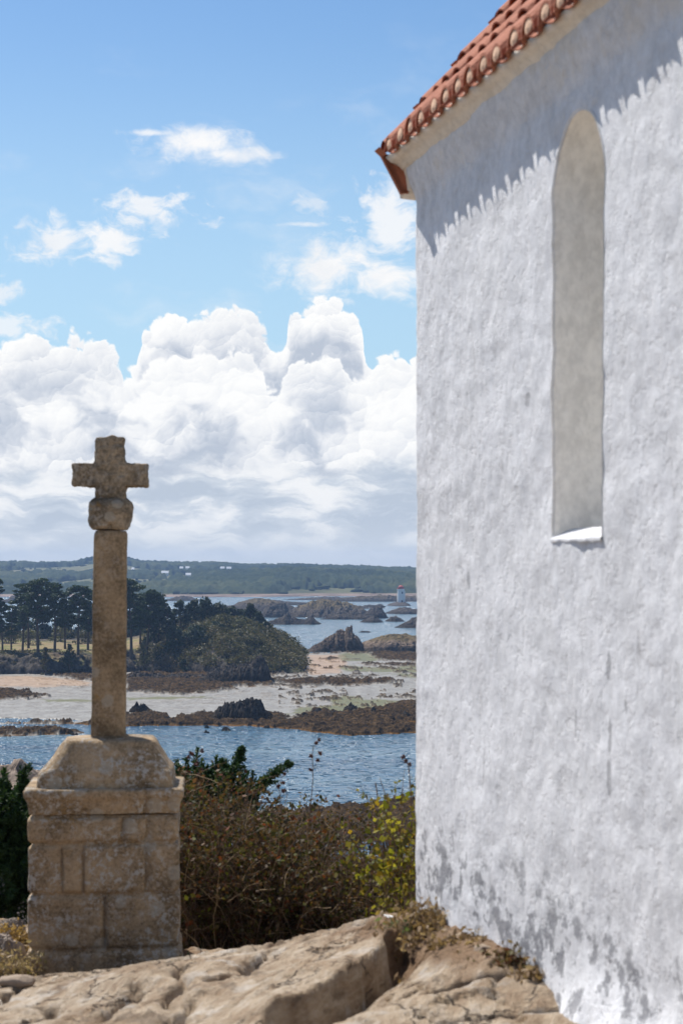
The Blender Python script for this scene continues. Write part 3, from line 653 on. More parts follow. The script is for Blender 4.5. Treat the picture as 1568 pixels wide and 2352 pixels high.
def build_headland():
    us = np.concatenate([np.linspace(-700, -30, 90), np.linspace(-28, 765, 420)]); ys = np.concatenate([np.linspace(585, 640, 110), np.linspace(641, 805, 110)])
    Y, U = np.meshgrid(ys, us, indexing='ij'); X = (U - CX) / F * Y
    h = head_h(X, Y); X = X + (fbm2(X / 3, Y / 3, 3, 3) - .5) * 1.0
    field = poly_sd(U, Y, [(-900, 612), (215, 612), (330, 622), (350, 720), (-900, 760)])
    zn = np.zeros((X.size, 3)); zn[:, 0] = sstep(field + (fbm2(X / 14, Y / 9, 4, 70) - .5) * 40, -6, 14).ravel()
    zn[:, 1] = (sstep(U, 330, 470) * .9).ravel()
    kind(mesh_np('headland', np.stack([X, Y, h], -1), grid_faces(*X.shape), M['headland'], attrs={'zone': zn}), 'structure')
    # scrub on the seaward hill, uncountable
    rng = np.random.default_rng(11); mb = MB()
    n = 2600; U = rng.uniform(335, 725, n); Y = rng.uniform(604, 720, n); X = (U - CX) / F * Y; Z = head_h(X, Y, True)
    ok = (Z > 1.9 - .6 * (U > 600)); U, X, Y, Z = U[ok], X[ok], Y[ok], Z[ok]
    for x, y, z in zip(X, Y, Z):
        r = rng.uniform(.6, 2.4); c, d = ball_pts(rng, int(26 + 22 * r), (x, y, z + r * .25), (r * 1.2, r * 1.2, r * .9), .6)
        c[:, 2] = np.maximum(c[:, 2], z - .2); mb.leaves(c, .42, rng, nrm=d, spread=.6)
    # hedge line and low growth along the cliff edge
    n = 380; U = rng.uniform(-250, 345, n); Y = rng.uniform(606, 628, n); X = (U - CX) / F * Y; Z = head_h(X, Y, False)
    ok = (Z > 3.0) & (fbm2(X / 5, Y / 5, 3, 44) > .40); X, Y, Z = X[ok], Y[ok], Z[ok]
    for x, y, z in zip(X, Y, Z):
        r = rng.uniform(.5, 1.4); c, d = ball_pts(rng, 36, (x, y, z + r * .2), (r * 1.3, r * 1.2, r * .7), .5); mb.leaves(c, .36, rng, nrm=d, spread=.6)
    n = 300; U = rng.uniform(-300, 330, n); Y = rng.uniform(735, 765, n); X = (U - CX) / F * Y; Z = head_h(X, Y, False)
    for x, y, z in zip(X, Y, Z):
        r = rng.uniform(1.2, 3.0); c, d = ball_pts(rng, 50, (x, y, z + r * .5), (r * 1.3, r * 1.2, r), .5); mb.leaves(c, .6, rng, nrm=d, spread=.6)
    kind(mb.build('scrub', M['scrub'], smooth=False), 'stuff')
def mat_headland():
    m, t, b = new_mat('headland_earth', 0.95, 0.1); p = t.pos(); z = t.node('ShaderNodeSeparateColor'); t.put(z.inputs[0], t.attr('zone'))
    fld, scr = S(t, z.outputs[0]), S(t, z.outputs[1])
    rk = t.ramp(t.noise(t.vm('MULTIPLY', p, (1, 1, .35)), 0.7, 6, 0.7), [(0.36, (0.018, 0.016, 0.015)), (0.5, (0.05, 0.042, 0.035)), (0.66, (0.12, 0.10, 0.08))])
    gr = t.ramp(t.noise(p, 0.10, 5, 0.6), [(0.35, (0.20, 0.14, 0.085)), (0.5, (0.23, 0.175, 0.085)), (0.62, (0.13, 0.13, 0.04))])
    sc = t.ramp(t.noise(p, 0.5, 5, 0.6), [(0.35, (0.04, 0.045, 0.02)), (0.65, (0.10, 0.09, 0.045))])
    flat = t.ss(t.xyz(t.nrm())[2], 0.72, 0.90)
    c = t.mix(flat * fld, rk, gr); c = t.mix(flat * scr, c, sc)
    t.put(b.inputs['Base Color'], c)
    return m

# ------------------------------------------------------------------ rocks and islets
def islet(name, label, Y, outline, base_v, depth, seed=0, rough=0.22, scale=3.0, grass=0.0, mat='sea_rock', cat='rock', nx=220, ny=56, group=None, sink=1.2):
    """outline : what its ridge looks like from the chapel; the body has its own depth"""
    us = np.array([p[0] for p in outline], float); vs = np.array([p[1] for p in outline], float)
    k = Y / F; zb = EYE - (base_v - HZ) * k
    x = np.linspace((us[0] - CX) * k, (us[-1] - CX) * k, nx); H = np.interp(x, (us - CX) * k, EYE - (vs - HZ) * k) - zb
    ty = np.linspace(-1, 1, ny); XX, TT = np.meshgrid(x, ty)
    wdt = depth * (0.55 + 0.45 * np.clip(H / max(H.max(), .1), 0, 1)); YY = Y + TT * wdt[None] * .5
    off = (fbm2(XX / (scale * 3), XX * 0, 3, seed) - .5) * .6
    prof = np.clip(1 - np.abs(TT - off * (1 - TT * TT)) ** 1.6, 0, 1) ** 0.85
    big = fbm2(XX / scale, YY / scale, 4, seed + 3, .55, True); fine = fbm2(XX / (scale * .3), YY / (scale * .3), 3, seed + 5, .6, True)
    amp = H[None] * rough + rough * .8
    crag = fbm2(XX / (scale * .45), YY / (scale * .8), 3, seed + 8, .5); crag = np.floor(crag * 9) / 9 - .5
    Z = zb + H[None] * prof + amp * ((big - .62) * 1.5 + (fine - .6) * .9 + crag * 1.3) * np.clip(prof * 2, 0, 1)
    edge = np.minimum(1, np.minimum((1 - np.abs(TT)) * 5, 1)); Z = np.where(edge < 1, zb - sink + (Z - zb + sink) * edge, Z)
    Z[:, 0] = np.minimum(Z[:, 0], zb - sink * .5); Z[:, -1] = np.minimum(Z[:, -1], zb - sink * .5)
    XX = XX + (fbm2(XX / scale * 2, YY / scale * 2, 2, seed + 9) - .5) * scale * .25
    g = np.zeros((XX.size, 3)); g[:, 0] = (grass * sstep(prof * (H[None] / max(H.max(), .1)), .55, .8)).ravel()
    g[:, 1] = (1 - sstep((Z - zb), .25 * H.max(), .62 * H.max())).ravel()
    o = mesh_np(name, np.stack([XX, YY, Z], -1), grid_faces(*XX.shape), M[mat], smooth=False, attrs={'zone': g})
    return tag(o, label, cat, group)
def mat_searock(name, hi, lo):
    m, t, b = new_mat(name, 0.95, 0.06); p = t.pos(); z = t.node('ShaderNodeSeparateColor'); t.put(z.inputs[0], t.attr('zone'))
    n = t.noise(p, 0.9, 7, 0.7)
    c = t.ramp(n, [(0.36, tuple(np.array(hi) * .2)), (0.5, tuple(np.array(hi) * .65)), (0.63, tuple(np.array(hi) * 1.25))])
    c = t.mix(S(t, z.outputs[1]) * 0.85, c, t.ramp(n, [(0.35, tuple(np.array(lo) * .5)), (0.65, tuple(np.array(lo) * 1.4))]))
    up = t.ss(t.xyz(t.nrm())[2], 0.3, 0.6)
    c = t.mix(S(t, z.outputs[0]) * up, c, t.ramp(t.noise(p, 0.5, 5, 0.65), [(0.35, (0.075, 0.06, 0.03)), (0.65, (0.19, 0.14, 0.07))]))
    t.put(b.inputs['Base Color'], c); t.put(b.inputs['Normal'], t.bump(n, 0.6, 0.4))
    return m
def build_rocks():
    ry = gy(1496)
    islet('rock_outcrop', 'pointed tan rock crowned by a knob, standing at the channel edge', ry, [(703, 1500), (712, 1490), (731, 1478), (746, 1465), (768, 1458), (777, 1451), (793, 1453), (796, 1441), (807, 1443), (809, 1457), (827, 1468), (835, 1480), (848, 1497)], 1497, 22, 4, .20, 3.2, mat='tan_rock')
    islet('rock_outcrop', 'low heather brown hummock beside the chapel wall, right of the knobbed rock', ry + 8, [(800, 1498), (815, 1485), (835, 1474), (855, 1466), (880, 1459), (893, 1457), (930, 1456), (955, 1461), (1010, 1470), (1060, 1498)], 1498, 40, 7, .10, 5, grass=.95, mat='tan_rock')
    islet('rock_outcrop', 'dark jagged outcrop with a grey slab peak at the foot of the headland', gy(1568), [(440, 1566), (470, 1555), (488, 1543), (520, 1533), (550, 1528), (578, 1521), (590, 1510), (602, 1507), (610, 1520), (617, 1540), (623, 1555), (636, 1573)], 1571, 18, 14, .22, 2.6)
    islet('rock_outcrop', 'ragged brown rock shelf on the beach, right beside the cross shaft', gy(1560), [(285, 1562), (300, 1550), (320, 1545), (345, 1547), (380, 1552), (430, 1548), (470, 1553), (500, 1560)], 1563, 16, 19, .35, 2.0)
    islet('rock_outcrop', 'black humped rock mound on the weedy sandbar', gy(1656), [(478, 1657), (497, 1630), (506, 1624), (516, 1617), (550, 1612), (562, 1607), (590, 1606), (600, 1612), (609, 1632), (622, 1640), (642, 1647), (668, 1658)], 1657, 13, 24, .22, 1.6, mat='black_rock')
    islet('rock_outcrop', 'small black jagged rock on pale sand, next to the cross shaft', gy(1637), [(294, 1637), (303, 1626), (309, 1620), (314, 1615), (320, 1621), (330, 1617), (340, 1626), (356, 1636)], 1637, 5, 29, .30, .9, mat='black_rock')
    rng = np.random.default_rng(3)
    # boulders of the sandbar
    bl = [(700, 1650, 26, 14), (728, 1640, 30, 16), (760, 1644, 34, 14), (806, 1636, 44, 20), (832, 1646, 24, 12), (858, 1640, 22, 16), (780, 1658, 30, 10), (744, 1660, 24, 9), (884, 1656, 40, 10), (930, 1648, 34, 14), (690, 1668, 22, 8), (858, 1668, 24, 9), (362, 1655, 18, 12), (384, 1658, 26, 12), (340, 1650, 20, 10), (412, 1652, 16, 8), (612, 1672, 16, 6), (520, 1678, 22, 7), (475, 1672, 12, 6),
          (76, 1682, 16, 10), (105, 1685, 24, 7), (140, 1686, 22, 6), (172, 1688, 18, 5), (475, 1683, 14, 5)]
    lbs = ['squat dark boulder on weed, leftmost of the group below the green patch', 'broad dark boulder just below the green weed patch', 'wide flat topped boulder between two taller ones on the sandbar', 'largest dark boulder of the sandbar, ridge shaped', 'boulder leaning on the right foot of the largest sandbar boulder', 'upright pointed boulder right of the largest one on the sandbar',
           'low slab in front of the largest sandbar boulder', 'low pale slab at the left of the slab before the largest boulder', 'long low rock on brown weed near the chapel wall', 'dark rock heap on the sandbar at the chapel wall edge', 'small rock by the orange weed line, middle of the sandbar', 'flat pale stone near the waterline below the pointed boulder',
           'left one of two touching rocks on the sandbar right of the cross shaft', 'wider of two touching rocks on the sandbar right of the cross shaft', 'dark rock behind the two touching ones, close to the cross shaft', 'little rock right of the two touching rocks by the shaft', 'tiny rock at the sandbar edge under the black mound', 'low rock in the pool in front of the black mound', 'little rock at the left end of the pool before the black mound',
           'round dark boulder, highest on the narrow weed spit left of the shaft', 'broad dark rock in the middle of the weed spit', 'low rock on the right half of the weed spit', 'flattest rock at the tip of the weed spit', 'lone rock awash off the sandbar']
    for (u, v, w, h), lb in zip(bl, lbs):
        n = 7; xs = np.linspace(-.5, .5, n); pr = np.clip(1 - np.abs(xs * 2) ** 2.2, 0, 1) * rng.uniform(.7, 1.1, n)
        islet('boulder', lb, gy(v), [(u + a * w, v - b * h) for a, b in zip(xs, pr)], v, w / F * gy(v) * 1.1, int(u), .30, max(.5, w / F * gy(v) * .35), cat='boulder', nx=30, ny=16, group='boulders on the weedy sandbar and spit', mat='black_rock', sink=.5)
    # reefs and islands of the outer channel
    islet('rock_islet', 'long rocky island with a grassy brown crest in the outer channel', 1330, [(560, 1432), (600, 1420), (640, 1412), (660, 1404), (690, 1391), (720, 1383), (740, 1377), (775, 1381), (800, 1387), (812, 1392), (830, 1396), (845, 1406), (868, 1424), (880, 1430)], 1430, 150, 34, .20, 9, grass=.9, cat='islet')
    islet('rock_islet', 'low brown island left of the grassy crested one, beyond the headland tip', 1480, [(440, 1402), (500, 1396), (530, 1391), (560, 1380), (590, 1376), (620, 1379), (650, 1387), (672, 1393), (690, 1402)], 1402, 120, 39, .20, 9, grass=.8, cat='islet')
    islet('rock_islet', 'steep grey rock stack at the left end of the grassy crested island', 1290, [(590, 1420), (604, 1404), (612, 1392), (622, 1385), (640, 1383), (654, 1386), (660, 1398), (664, 1415), (668, 1422)], 1424, 40, 41, .2, 9, cat='islet')
    islet('rock_islet', 'dark reef with a pointed left tip along the near edge of the channel islands', gy(1433), [(600, 1434), (625, 1426), (650, 1418), (660, 1410), (668, 1418), (700, 1424), (715, 1416), (730, 1428), (738, 1434)], 1433, 40, 44, .32, 6, cat='islet')
    islet('rock_islet', 'thin flat reef between the island and the open channel', gy(1422), [(736, 1422), (760, 1416), (790, 1412), (812, 1418), (830, 1410), (850, 1414), (866, 1422)], 1422, 30, 46, .35, 6, cat='islet')
    islet('rock_islet', 'tall conical rock in the reefs left below the lighthouse', gy(1419), [(828, 1420), (838, 1408), (846, 1402), (858, 1393), (868, 1391), (876, 1396), (884, 1406), (892, 1420)], 1420, 36, 48, .25, 7, cat='islet')
    islet('rock_islet', 'low reef awash in front of the conical rock', gy(1429), [(824, 1430), (840, 1422), (856, 1416), (868, 1421), (880, 1429)], 1429, 26, 50, .3, 5, cat='islet')
    islet('rock_islet', 'small ragged reef right of the conical rock, below the lighthouse', gy(1427), [(884, 1428), (898, 1418), (908, 1415), (918, 1421), (930, 1428)], 1428, 26, 52, .3, 5, cat='islet')
    islet('rock_islet', 'dark reef cut off by the chapel wall, nearest of the right hand reefs', gy(1441), [(905, 1442), (925, 1433), (945, 1422), (965, 1416), (1000, 1426), (1030, 1442)], 1441, 34, 54, .25, 5, cat='islet')
    islet('rock_islet', 'broad reef behind the conical rock, right under the lighthouse', gy(1409), [(880, 1410), (900, 1402), (915, 1398), (935, 1396), (955, 1400), (990, 1410)], 1410, 50, 56, .25, 8, cat='islet')
    islet('rock_islet', 'rock carrying the white lighthouse', 1660, [(878, 1396), (890, 1389), (900, 1386), (910, 1383), (930, 1383), (938, 1387), (950, 1396)], 1396, 60, 58, .10, 9, cat='islet')
    islet('rock_islet', 'long thin reef far out by the pale beach of the mainland', 1950, [(640, 1379), (700, 1374), (760, 1371), (800, 1374), (830, 1380)], 1380, 60, 60, .3, 9, cat='islet')
    islet('rock_islet', 'far low islet glimpsed between the pines and the cross shaft', 1900, [(370, 1382), (400, 1372), (420, 1368), (445, 1374), (470, 1382)], 1382, 60, 62, .3, 9, cat='islet')
    islet('rock_islet', 'dark islet with a stump far left beyond the pines', 1800, [(-80, 1384), (0, 1378), (24, 1376), (30, 1369), (40, 1369), (44, 1378), (90, 1384)], 1384, 50, 64, .2, 9, cat='islet')
    islet('rock_islet', 'flat skerry just breaking the water above the knobbed rock', gy(1452.5), [(822, 1453), (832, 1450), (845, 1449.5), (852, 1453)], 1453, 6, 66, .3, 2, cat='islet')
    islet('rock_islet', 'long low dark reef between the grassy island and the lighthouse rock', 1560, [(640, 1401), (700, 1396), (760, 1393), (800, 1396), (850, 1391), (880, 1396), (900, 1401)], 1401, 60, 72, .45, 8, cat='islet')
    islet('rock_islet', 'low dark headland of rock along the mainland shore, left of the lighthouse', 1880, [(740, 1382), (780, 1374), (830, 1370), (880, 1368), (940, 1370), (1000, 1374), (1060, 1382)], 1382, 90, 74, .35, 10, grass=.5, cat='islet')
    islet('rock_islet', 'flat dark skerries in the sound just left of the lighthouse', 1610, [(830, 1393), (848, 1388), (860, 1391), (872, 1387), (884, 1393)], 1393, 30, 76, .4, 6, cat='islet')
    islet('rock_islet', 'wide low rocky island on the left of the sound, behind the evergreen tops', 1700, [(540, 1388), (570, 1382), (610, 1379), (640, 1381), (690, 1384), (720, 1388)], 1388, 70, 78, .4, 9, cat='islet')
    # the spur of bare rock below the hilltop, left of the pedestal
    Yk = 118.0
    islet('rock_outcrop', 'sunlit bare rock spur with two dark knobs, left behind the pedestal', Yk, [(-620, 2480), (-420, 1850), (-250, 1790), (-100, 1762), (0, 1748), (42, 1746), (48, 1737), (58, 1733), (68, 1733), (76, 1742), (92, 1756), (118, 1764), (140, 1768), (152, 1758), (162, 1756), (172, 1770), (185, 1800), (215, 1950), (300, 2480)], 2500, 42, 68, .016, 3.0, mat='spur_rock', nx=220, ny=60)

def build_lighthouse():
    Y = 1660.0; p = at(920, 1384.5, Y); k = Y / F
    L = thing('lighthouse', 'white lighthouse tower with a red lantern top on a reef rock', 'lighthouse', tuple(p))
    def ring(m, prof, n=20, sq=1.0):
        th = np.arange(n) * 2 * math.pi / n
        V = [(p.x + r * math.cos(a), p.y + r * math.sin(a), p.z + z) for z, r in prof for a in th]
        m.add(V, grid_faces(len(prof), n, wrap=True)); m.add([(p.x, p.y, p.z + prof[-1][0])] + V[-n:], None, [(0, 1 + i, 1 + (i + 1) % n) for i in range(n)])
    H = 32 * k
    m = MB(); ring(m, [(-2, 3.1), (H * .5, 2.95), (H * .96, 2.8), (H * .96, 3.2), (H, 3.2)]); attach(m.build('tower', M['white'], smooth=False), L)
    m = MB(); ring(m, [(H, 3.25), (H + .35, 3.25), (H + .36, 2.9), (H + 1.1, 2.9)]); attach(m.build('gallery', M['red'], smooth=False), L)
    m = MB(); ring(m, [(H + 1.1, 1.9), (H + 2.0, 1.9), (H + 2.0, 2.3), (H + 2.7, 1.1), (H + 3.0, .2)]); attach(m.build('lantern', M['red'], smooth=False), L)
    m = MB(); m.box((p.x + 1.2, p.y - 2.9, p.z + H * .72), (.5, .25, .8)); attach(m.build('window', M['dark'], smooth=False), L)
    m = MB(); m.box((p.x + .9, p.y - 2.95, p.z + .9), (.6, .25, 1.2)); attach(m.build('door', M['dark'], smooth=False), L)
    m = MB(); m.box((p.x + 2.6, p.y - 1.2, p.z + H * .45), (1.0, .9, H * .42)); attach(m.build('stair_block', M['white'], smooth=False), L)

# ------------------------------------------------------------------ trees of the headland
def ground_head(x, y): return float(head_h(np.array([x]), np.array([y]), False)[0])
def pine(u, Y, vtop, wpx, label, seed, lean=0.0, low=0.5, dense=1.0):
    rng = np.random.default_rng(seed); x = (u - CX) / F * Y; z0 = ground_head(x, Y) - .3; zt = EYE - (vtop - HZ) / F * Y; h = zt - z0; w = wpx / F * Y * .5
    t = thing('pine_tree', label, 'pine tree', (x, Y, z0), 'pines on the headland')
    mb = MB(); n = 9; s = np.linspace(0, 1, n)
    cx = x + lean * h * s ** 1.5 + np.sin(s * rng.uniform(3, 5) + rng.uniform(0, 6)) * h * .018 * s; cy = Y + np.sin(s * 4 + rng.uniform(0, 6)) * h * .015
    P = np.stack([cx, cy, z0 + s * h * .93], 1); mb.tube(P, .42 * (1 - s * .78) * h / 20, 7)
    lf = MB(); npads = int(rng.integers(20, 26) * dense)
    for i in range(npads):
        f = low + (1 - low) * ((i + .5) / npads); a = i * 2.4 + rng.uniform(-.5, .5)
        env = w * (1.0 - .62 * max(0, (f - .78) / .22) ** 1.5) * (.55 + .45 * min(1, (f - low) / .2 + .3))
        rr = env * rng.uniform(.35, .92) if f < .93 else env * rng.uniform(0, .6)
        b = np.array([np.interp(f * .88, s, cx), np.interp(f * .88, s, cy), z0 + f * h * .88]); c = np.array([b[0] + rr * math.cos(a), b[1] + rr * math.sin(a), z0 + f * h * .965 - .04 * h * (f > .97)])
        mid = (b + c) / 2 + (0, 0, -.3); mb.tube([b - (0, 0, .5), mid, c], [.13 * h / 20 + .05, .1, .04], 5)
        pr = rng.uniform(.75, 1.25) * (w * .46 if f < .9 else w * .52); nn = int(240 * dense * (pr / 2.2) ** 1.3) + 80
        for k in range(3):
            cc = c + rng.normal(size=3) * (pr * .42, pr * .42, pr * .14); q, d = ball_pts(rng, nn // 3, cc, (pr * .72, pr * .72, pr * .30), .3)
            lf.leaves(q, .46, rng, nrm=d, spread=.8, aspect=1.5)
    attach(mb.build('trunk', M['pine_bark']), t); attach(lf.build('crown', M['pine_leaf'], smooth=False), t)
def bushy(u, Y, vtop, wpx, label, seed, mat='cyp_leaf', name='evergreen_tree', cat='evergreen tree', group='dense evergreens on the headland', spire=1.0, n=1500, base=.08, size=.5):
    rng = np.random.default_rng(seed); x = (u - CX) / F * Y; z0 = ground_head(x, Y) - .3; zt = EYE - (vtop - HZ) / F * Y; h = max(1.2, zt - z0); w = wpx / F * Y * .5
    t = thing(name, label, cat, (x, Y, z0), group)
    mb = MB(); mb.tube([(x, Y, z0), (x + .1, Y, z0 + h * .5), (x, Y, z0 + h * .85)], [.03 * h, .022 * h, .008 * h], 7)
    lf = MB(); ncl = 34
    for i in range(ncl):
        f = base + (1 - base) * rng.uniform(0, 1) ** .8; a = rng.uniform(0, 6.28)
        env = w * (1 - f ** (1.6 + spire)) ** .6 * (.6 + .4 * min(1, f / .25))
        rr = env * rng.uniform(.25, 1.0); c = np.array([x + rr * math.cos(a), Y + rr * math.sin(a), z0 + f * h * .94])
        if i % 4 == 0: mb.tube([(x, Y, z0 + f * h * .7), tuple((c + np.array([x, Y, z0 + f * h * .7])) / 2), tuple(c)], [.012 * h, .008 * h, .004 * h], 4)
        r = rng.uniform(.5, 1.0) * w * .36 + .2; q, d = ball_pts(rng, n // ncl, c, (r, r, r * (.7 + .5 * spire * rng.uniform(0, 1))), .35); lf.leaves(q, size, rng, nrm=d + (0, 0, .3), spread=.7, aspect=1.7)
    attach(mb.build('trunk', M['pine_bark']), t); attach(lf.build('crown', M[mat], smooth=False), t)
def build_trees():
    for i, (u, Y, v, w, lab) in enumerate([(-20, 742, 1392, 90, 'dark tree mass of the far hedge, at the left picture edge behind the pines'), (42, 748, 1398, 84, 'far hedge tree filling the gap between the leftmost pines'), (98, 744, 1388, 80, 'far hedge tree behind the broadest umbrella pine'), (150, 750, 1394, 80, 'far hedge tree behind the flat crowned pine'), (200, 742, 1386, 80, 'far hedge tree behind the pines beside the cross shaft'), (262, 744, 1392, 80, 'far hedge tree hidden mostly by the cross shaft'), (318, 738, 1396, 80, 'far hedge tree behind the tallest right hand pine'), (366, 730, 1394, 70, 'far hedge tree joining the pines to the evergreen clump')]):
        bushy(u, Y, v, w, lab, 500 + i, group='hedge trees behind the pines', spire=.1, n=2400, base=.03, size=.6)
    for i, (u, Y, v, w, lean, low, lab) in enumerate([
        (-12, 628, 1322, 34, .02, .55, 'tall pine cut by the left picture edge, crown high against the far hill'),
        (7, 626, 1374, 34, -.04, .35, 'short pine at the left edge with a leaning trunk and low crown'), (27, 640, 1384, 30, .02, .35, 'lowest pine of the left row, small round crown over the field'),
        (52, 622, 1357, 34, .06, .45, 'slim pine with a forked crooked trunk, second row left'), (88, 616, 1325, 78, -.02, .52, 'broadest umbrella pine of the left row with a straight thick trunk'),
        (66, 650, 1334, 52, -.05, .50, 'pine leaning left behind the broadest umbrella pine'), (126, 620, 1330, 60, .01, .40, 'pine with a flat dark crown right of the broadest umbrella pine'), (150, 646, 1352, 44, .03, .4, 'smaller pine with low boughs, behind the flat crowned pine'),
        (180, 618, 1338, 62, .02, .45, 'pine with two spreading pads just left of the cross shaft'), (203, 634, 1352, 44, .0, .35, 'bushy low pine half hidden by the cross shaft'), (232, 640, 1340, 50, .0, .40, 'pine standing hidden mostly behind the cross shaft'),
        (302, 624, 1325, 72, -.03, .42, 'tallest pine right of the cross shaft, layered crown'), (338, 630, 1350, 62, .07, .52, 'leaning pine with a windswept crown pointing right of the shaft'), (322, 652, 1362, 56, .03, .35, 'lower dense pine between the two right hand pines'), (364, 645, 1368, 46, .06, .45, 'thin pine at the edge of the dark evergreen clump')]):
        pine(u, Y, v, w, lab, 100 + i, lean, low, 1.0)
    for i, (u, Y, v, w, sp, lab) in enumerate([(352, 640, 1412, 52, .2, 'dark evergreen under the windswept pine, left end of the clump'), (385, 642, 1392, 56, .3, 'rounded dark evergreen, left shoulder of the clump'), (414, 650, 1380, 56, .6, 'tall dark evergreen with a rounded tip in the left half of the clump'), (446, 655, 1376, 50, 1.2, 'spired dark evergreen in the middle of the clump'),
        (474, 660, 1372, 48, 1.4, 'tallest and most pointed evergreen of the clump'), (503, 664, 1388, 56, .6, 'broad dark evergreen right of the pointed one'), (534, 668, 1394, 48, .4, 'dark evergreen with a reddish brown neighbour on the hill crest'), (575, 672, 1386, 36, 1.0, 'narrow dark evergreen standing clear near the right end of the crest'), (556, 676, 1400, 44, .4, 'low evergreen left of the narrow crest tree'),
        (596, 668, 1406, 48, .1, 'spreading evergreen at the right end of the crest, boughs drooping to the channel'), (612, 660, 1428, 34, .0, 'lowest evergreen with drooping boughs at the top of the scrub slope'), (400, 625, 1440, 70, .1, 'wide dark evergreen in front of the clump, left of its foot'), (450, 628, 1438, 80, .1, 'wide dark evergreen in front of the clump, at the middle of its foot'), (496, 636, 1432, 64, .1, 'wide dark evergreen in front of the clump, towards the scrub slope')]):
        bushy(u, Y, v, w, lab, 200 + i, spire=sp)
    for i, (u, Y, v, w, mt, lab) in enumerate([(376, 608, 1503, 96, 'brown_leaf', 'brown bramble mound above the beach rocks right of the cross shaft'), (548, 640, 1424, 60, 'olive_leaf', 'light olive bush on the hill crest above the scrub slope'), (105, 600, 1482, 26, 'scrub', 'dark low bush between two pine trunks on the cliff edge'), (160, 604, 1476, 40, 'cyp_leaf', 'dark spreading bush on the cliff edge right of the straight pine trunk'),
        (330, 613, 1470, 40, 'olive_leaf', 'sunlit olive bush under the pines right of the shaft'), (70, 690, 1445, 60, 'olive_leaf', 'pale olive tree behind the pine trunks, at the back of the field'), (140, 700, 1430, 60, 'olive_leaf', 'pale willow like bush behind the field, between pine trunks'), (195, 690, 1448, 60, 'scrub', 'dull green bush behind the field near the cross shaft'), (20, 700, 1440, 70, 'scrub', 'dull green bush behind the field near the left edge'), (422, 606, 1512, 20, 'cyp_leaf', 'small pointed green shrub at the right foot of the brown bramble mound')]):
        bushy(u, Y, v, w, lab, 300 + i, mat=mt, name='shrub', cat='shrub', group='shrubs on the headland', spire=.0, n=900, base=.02, size=.38)

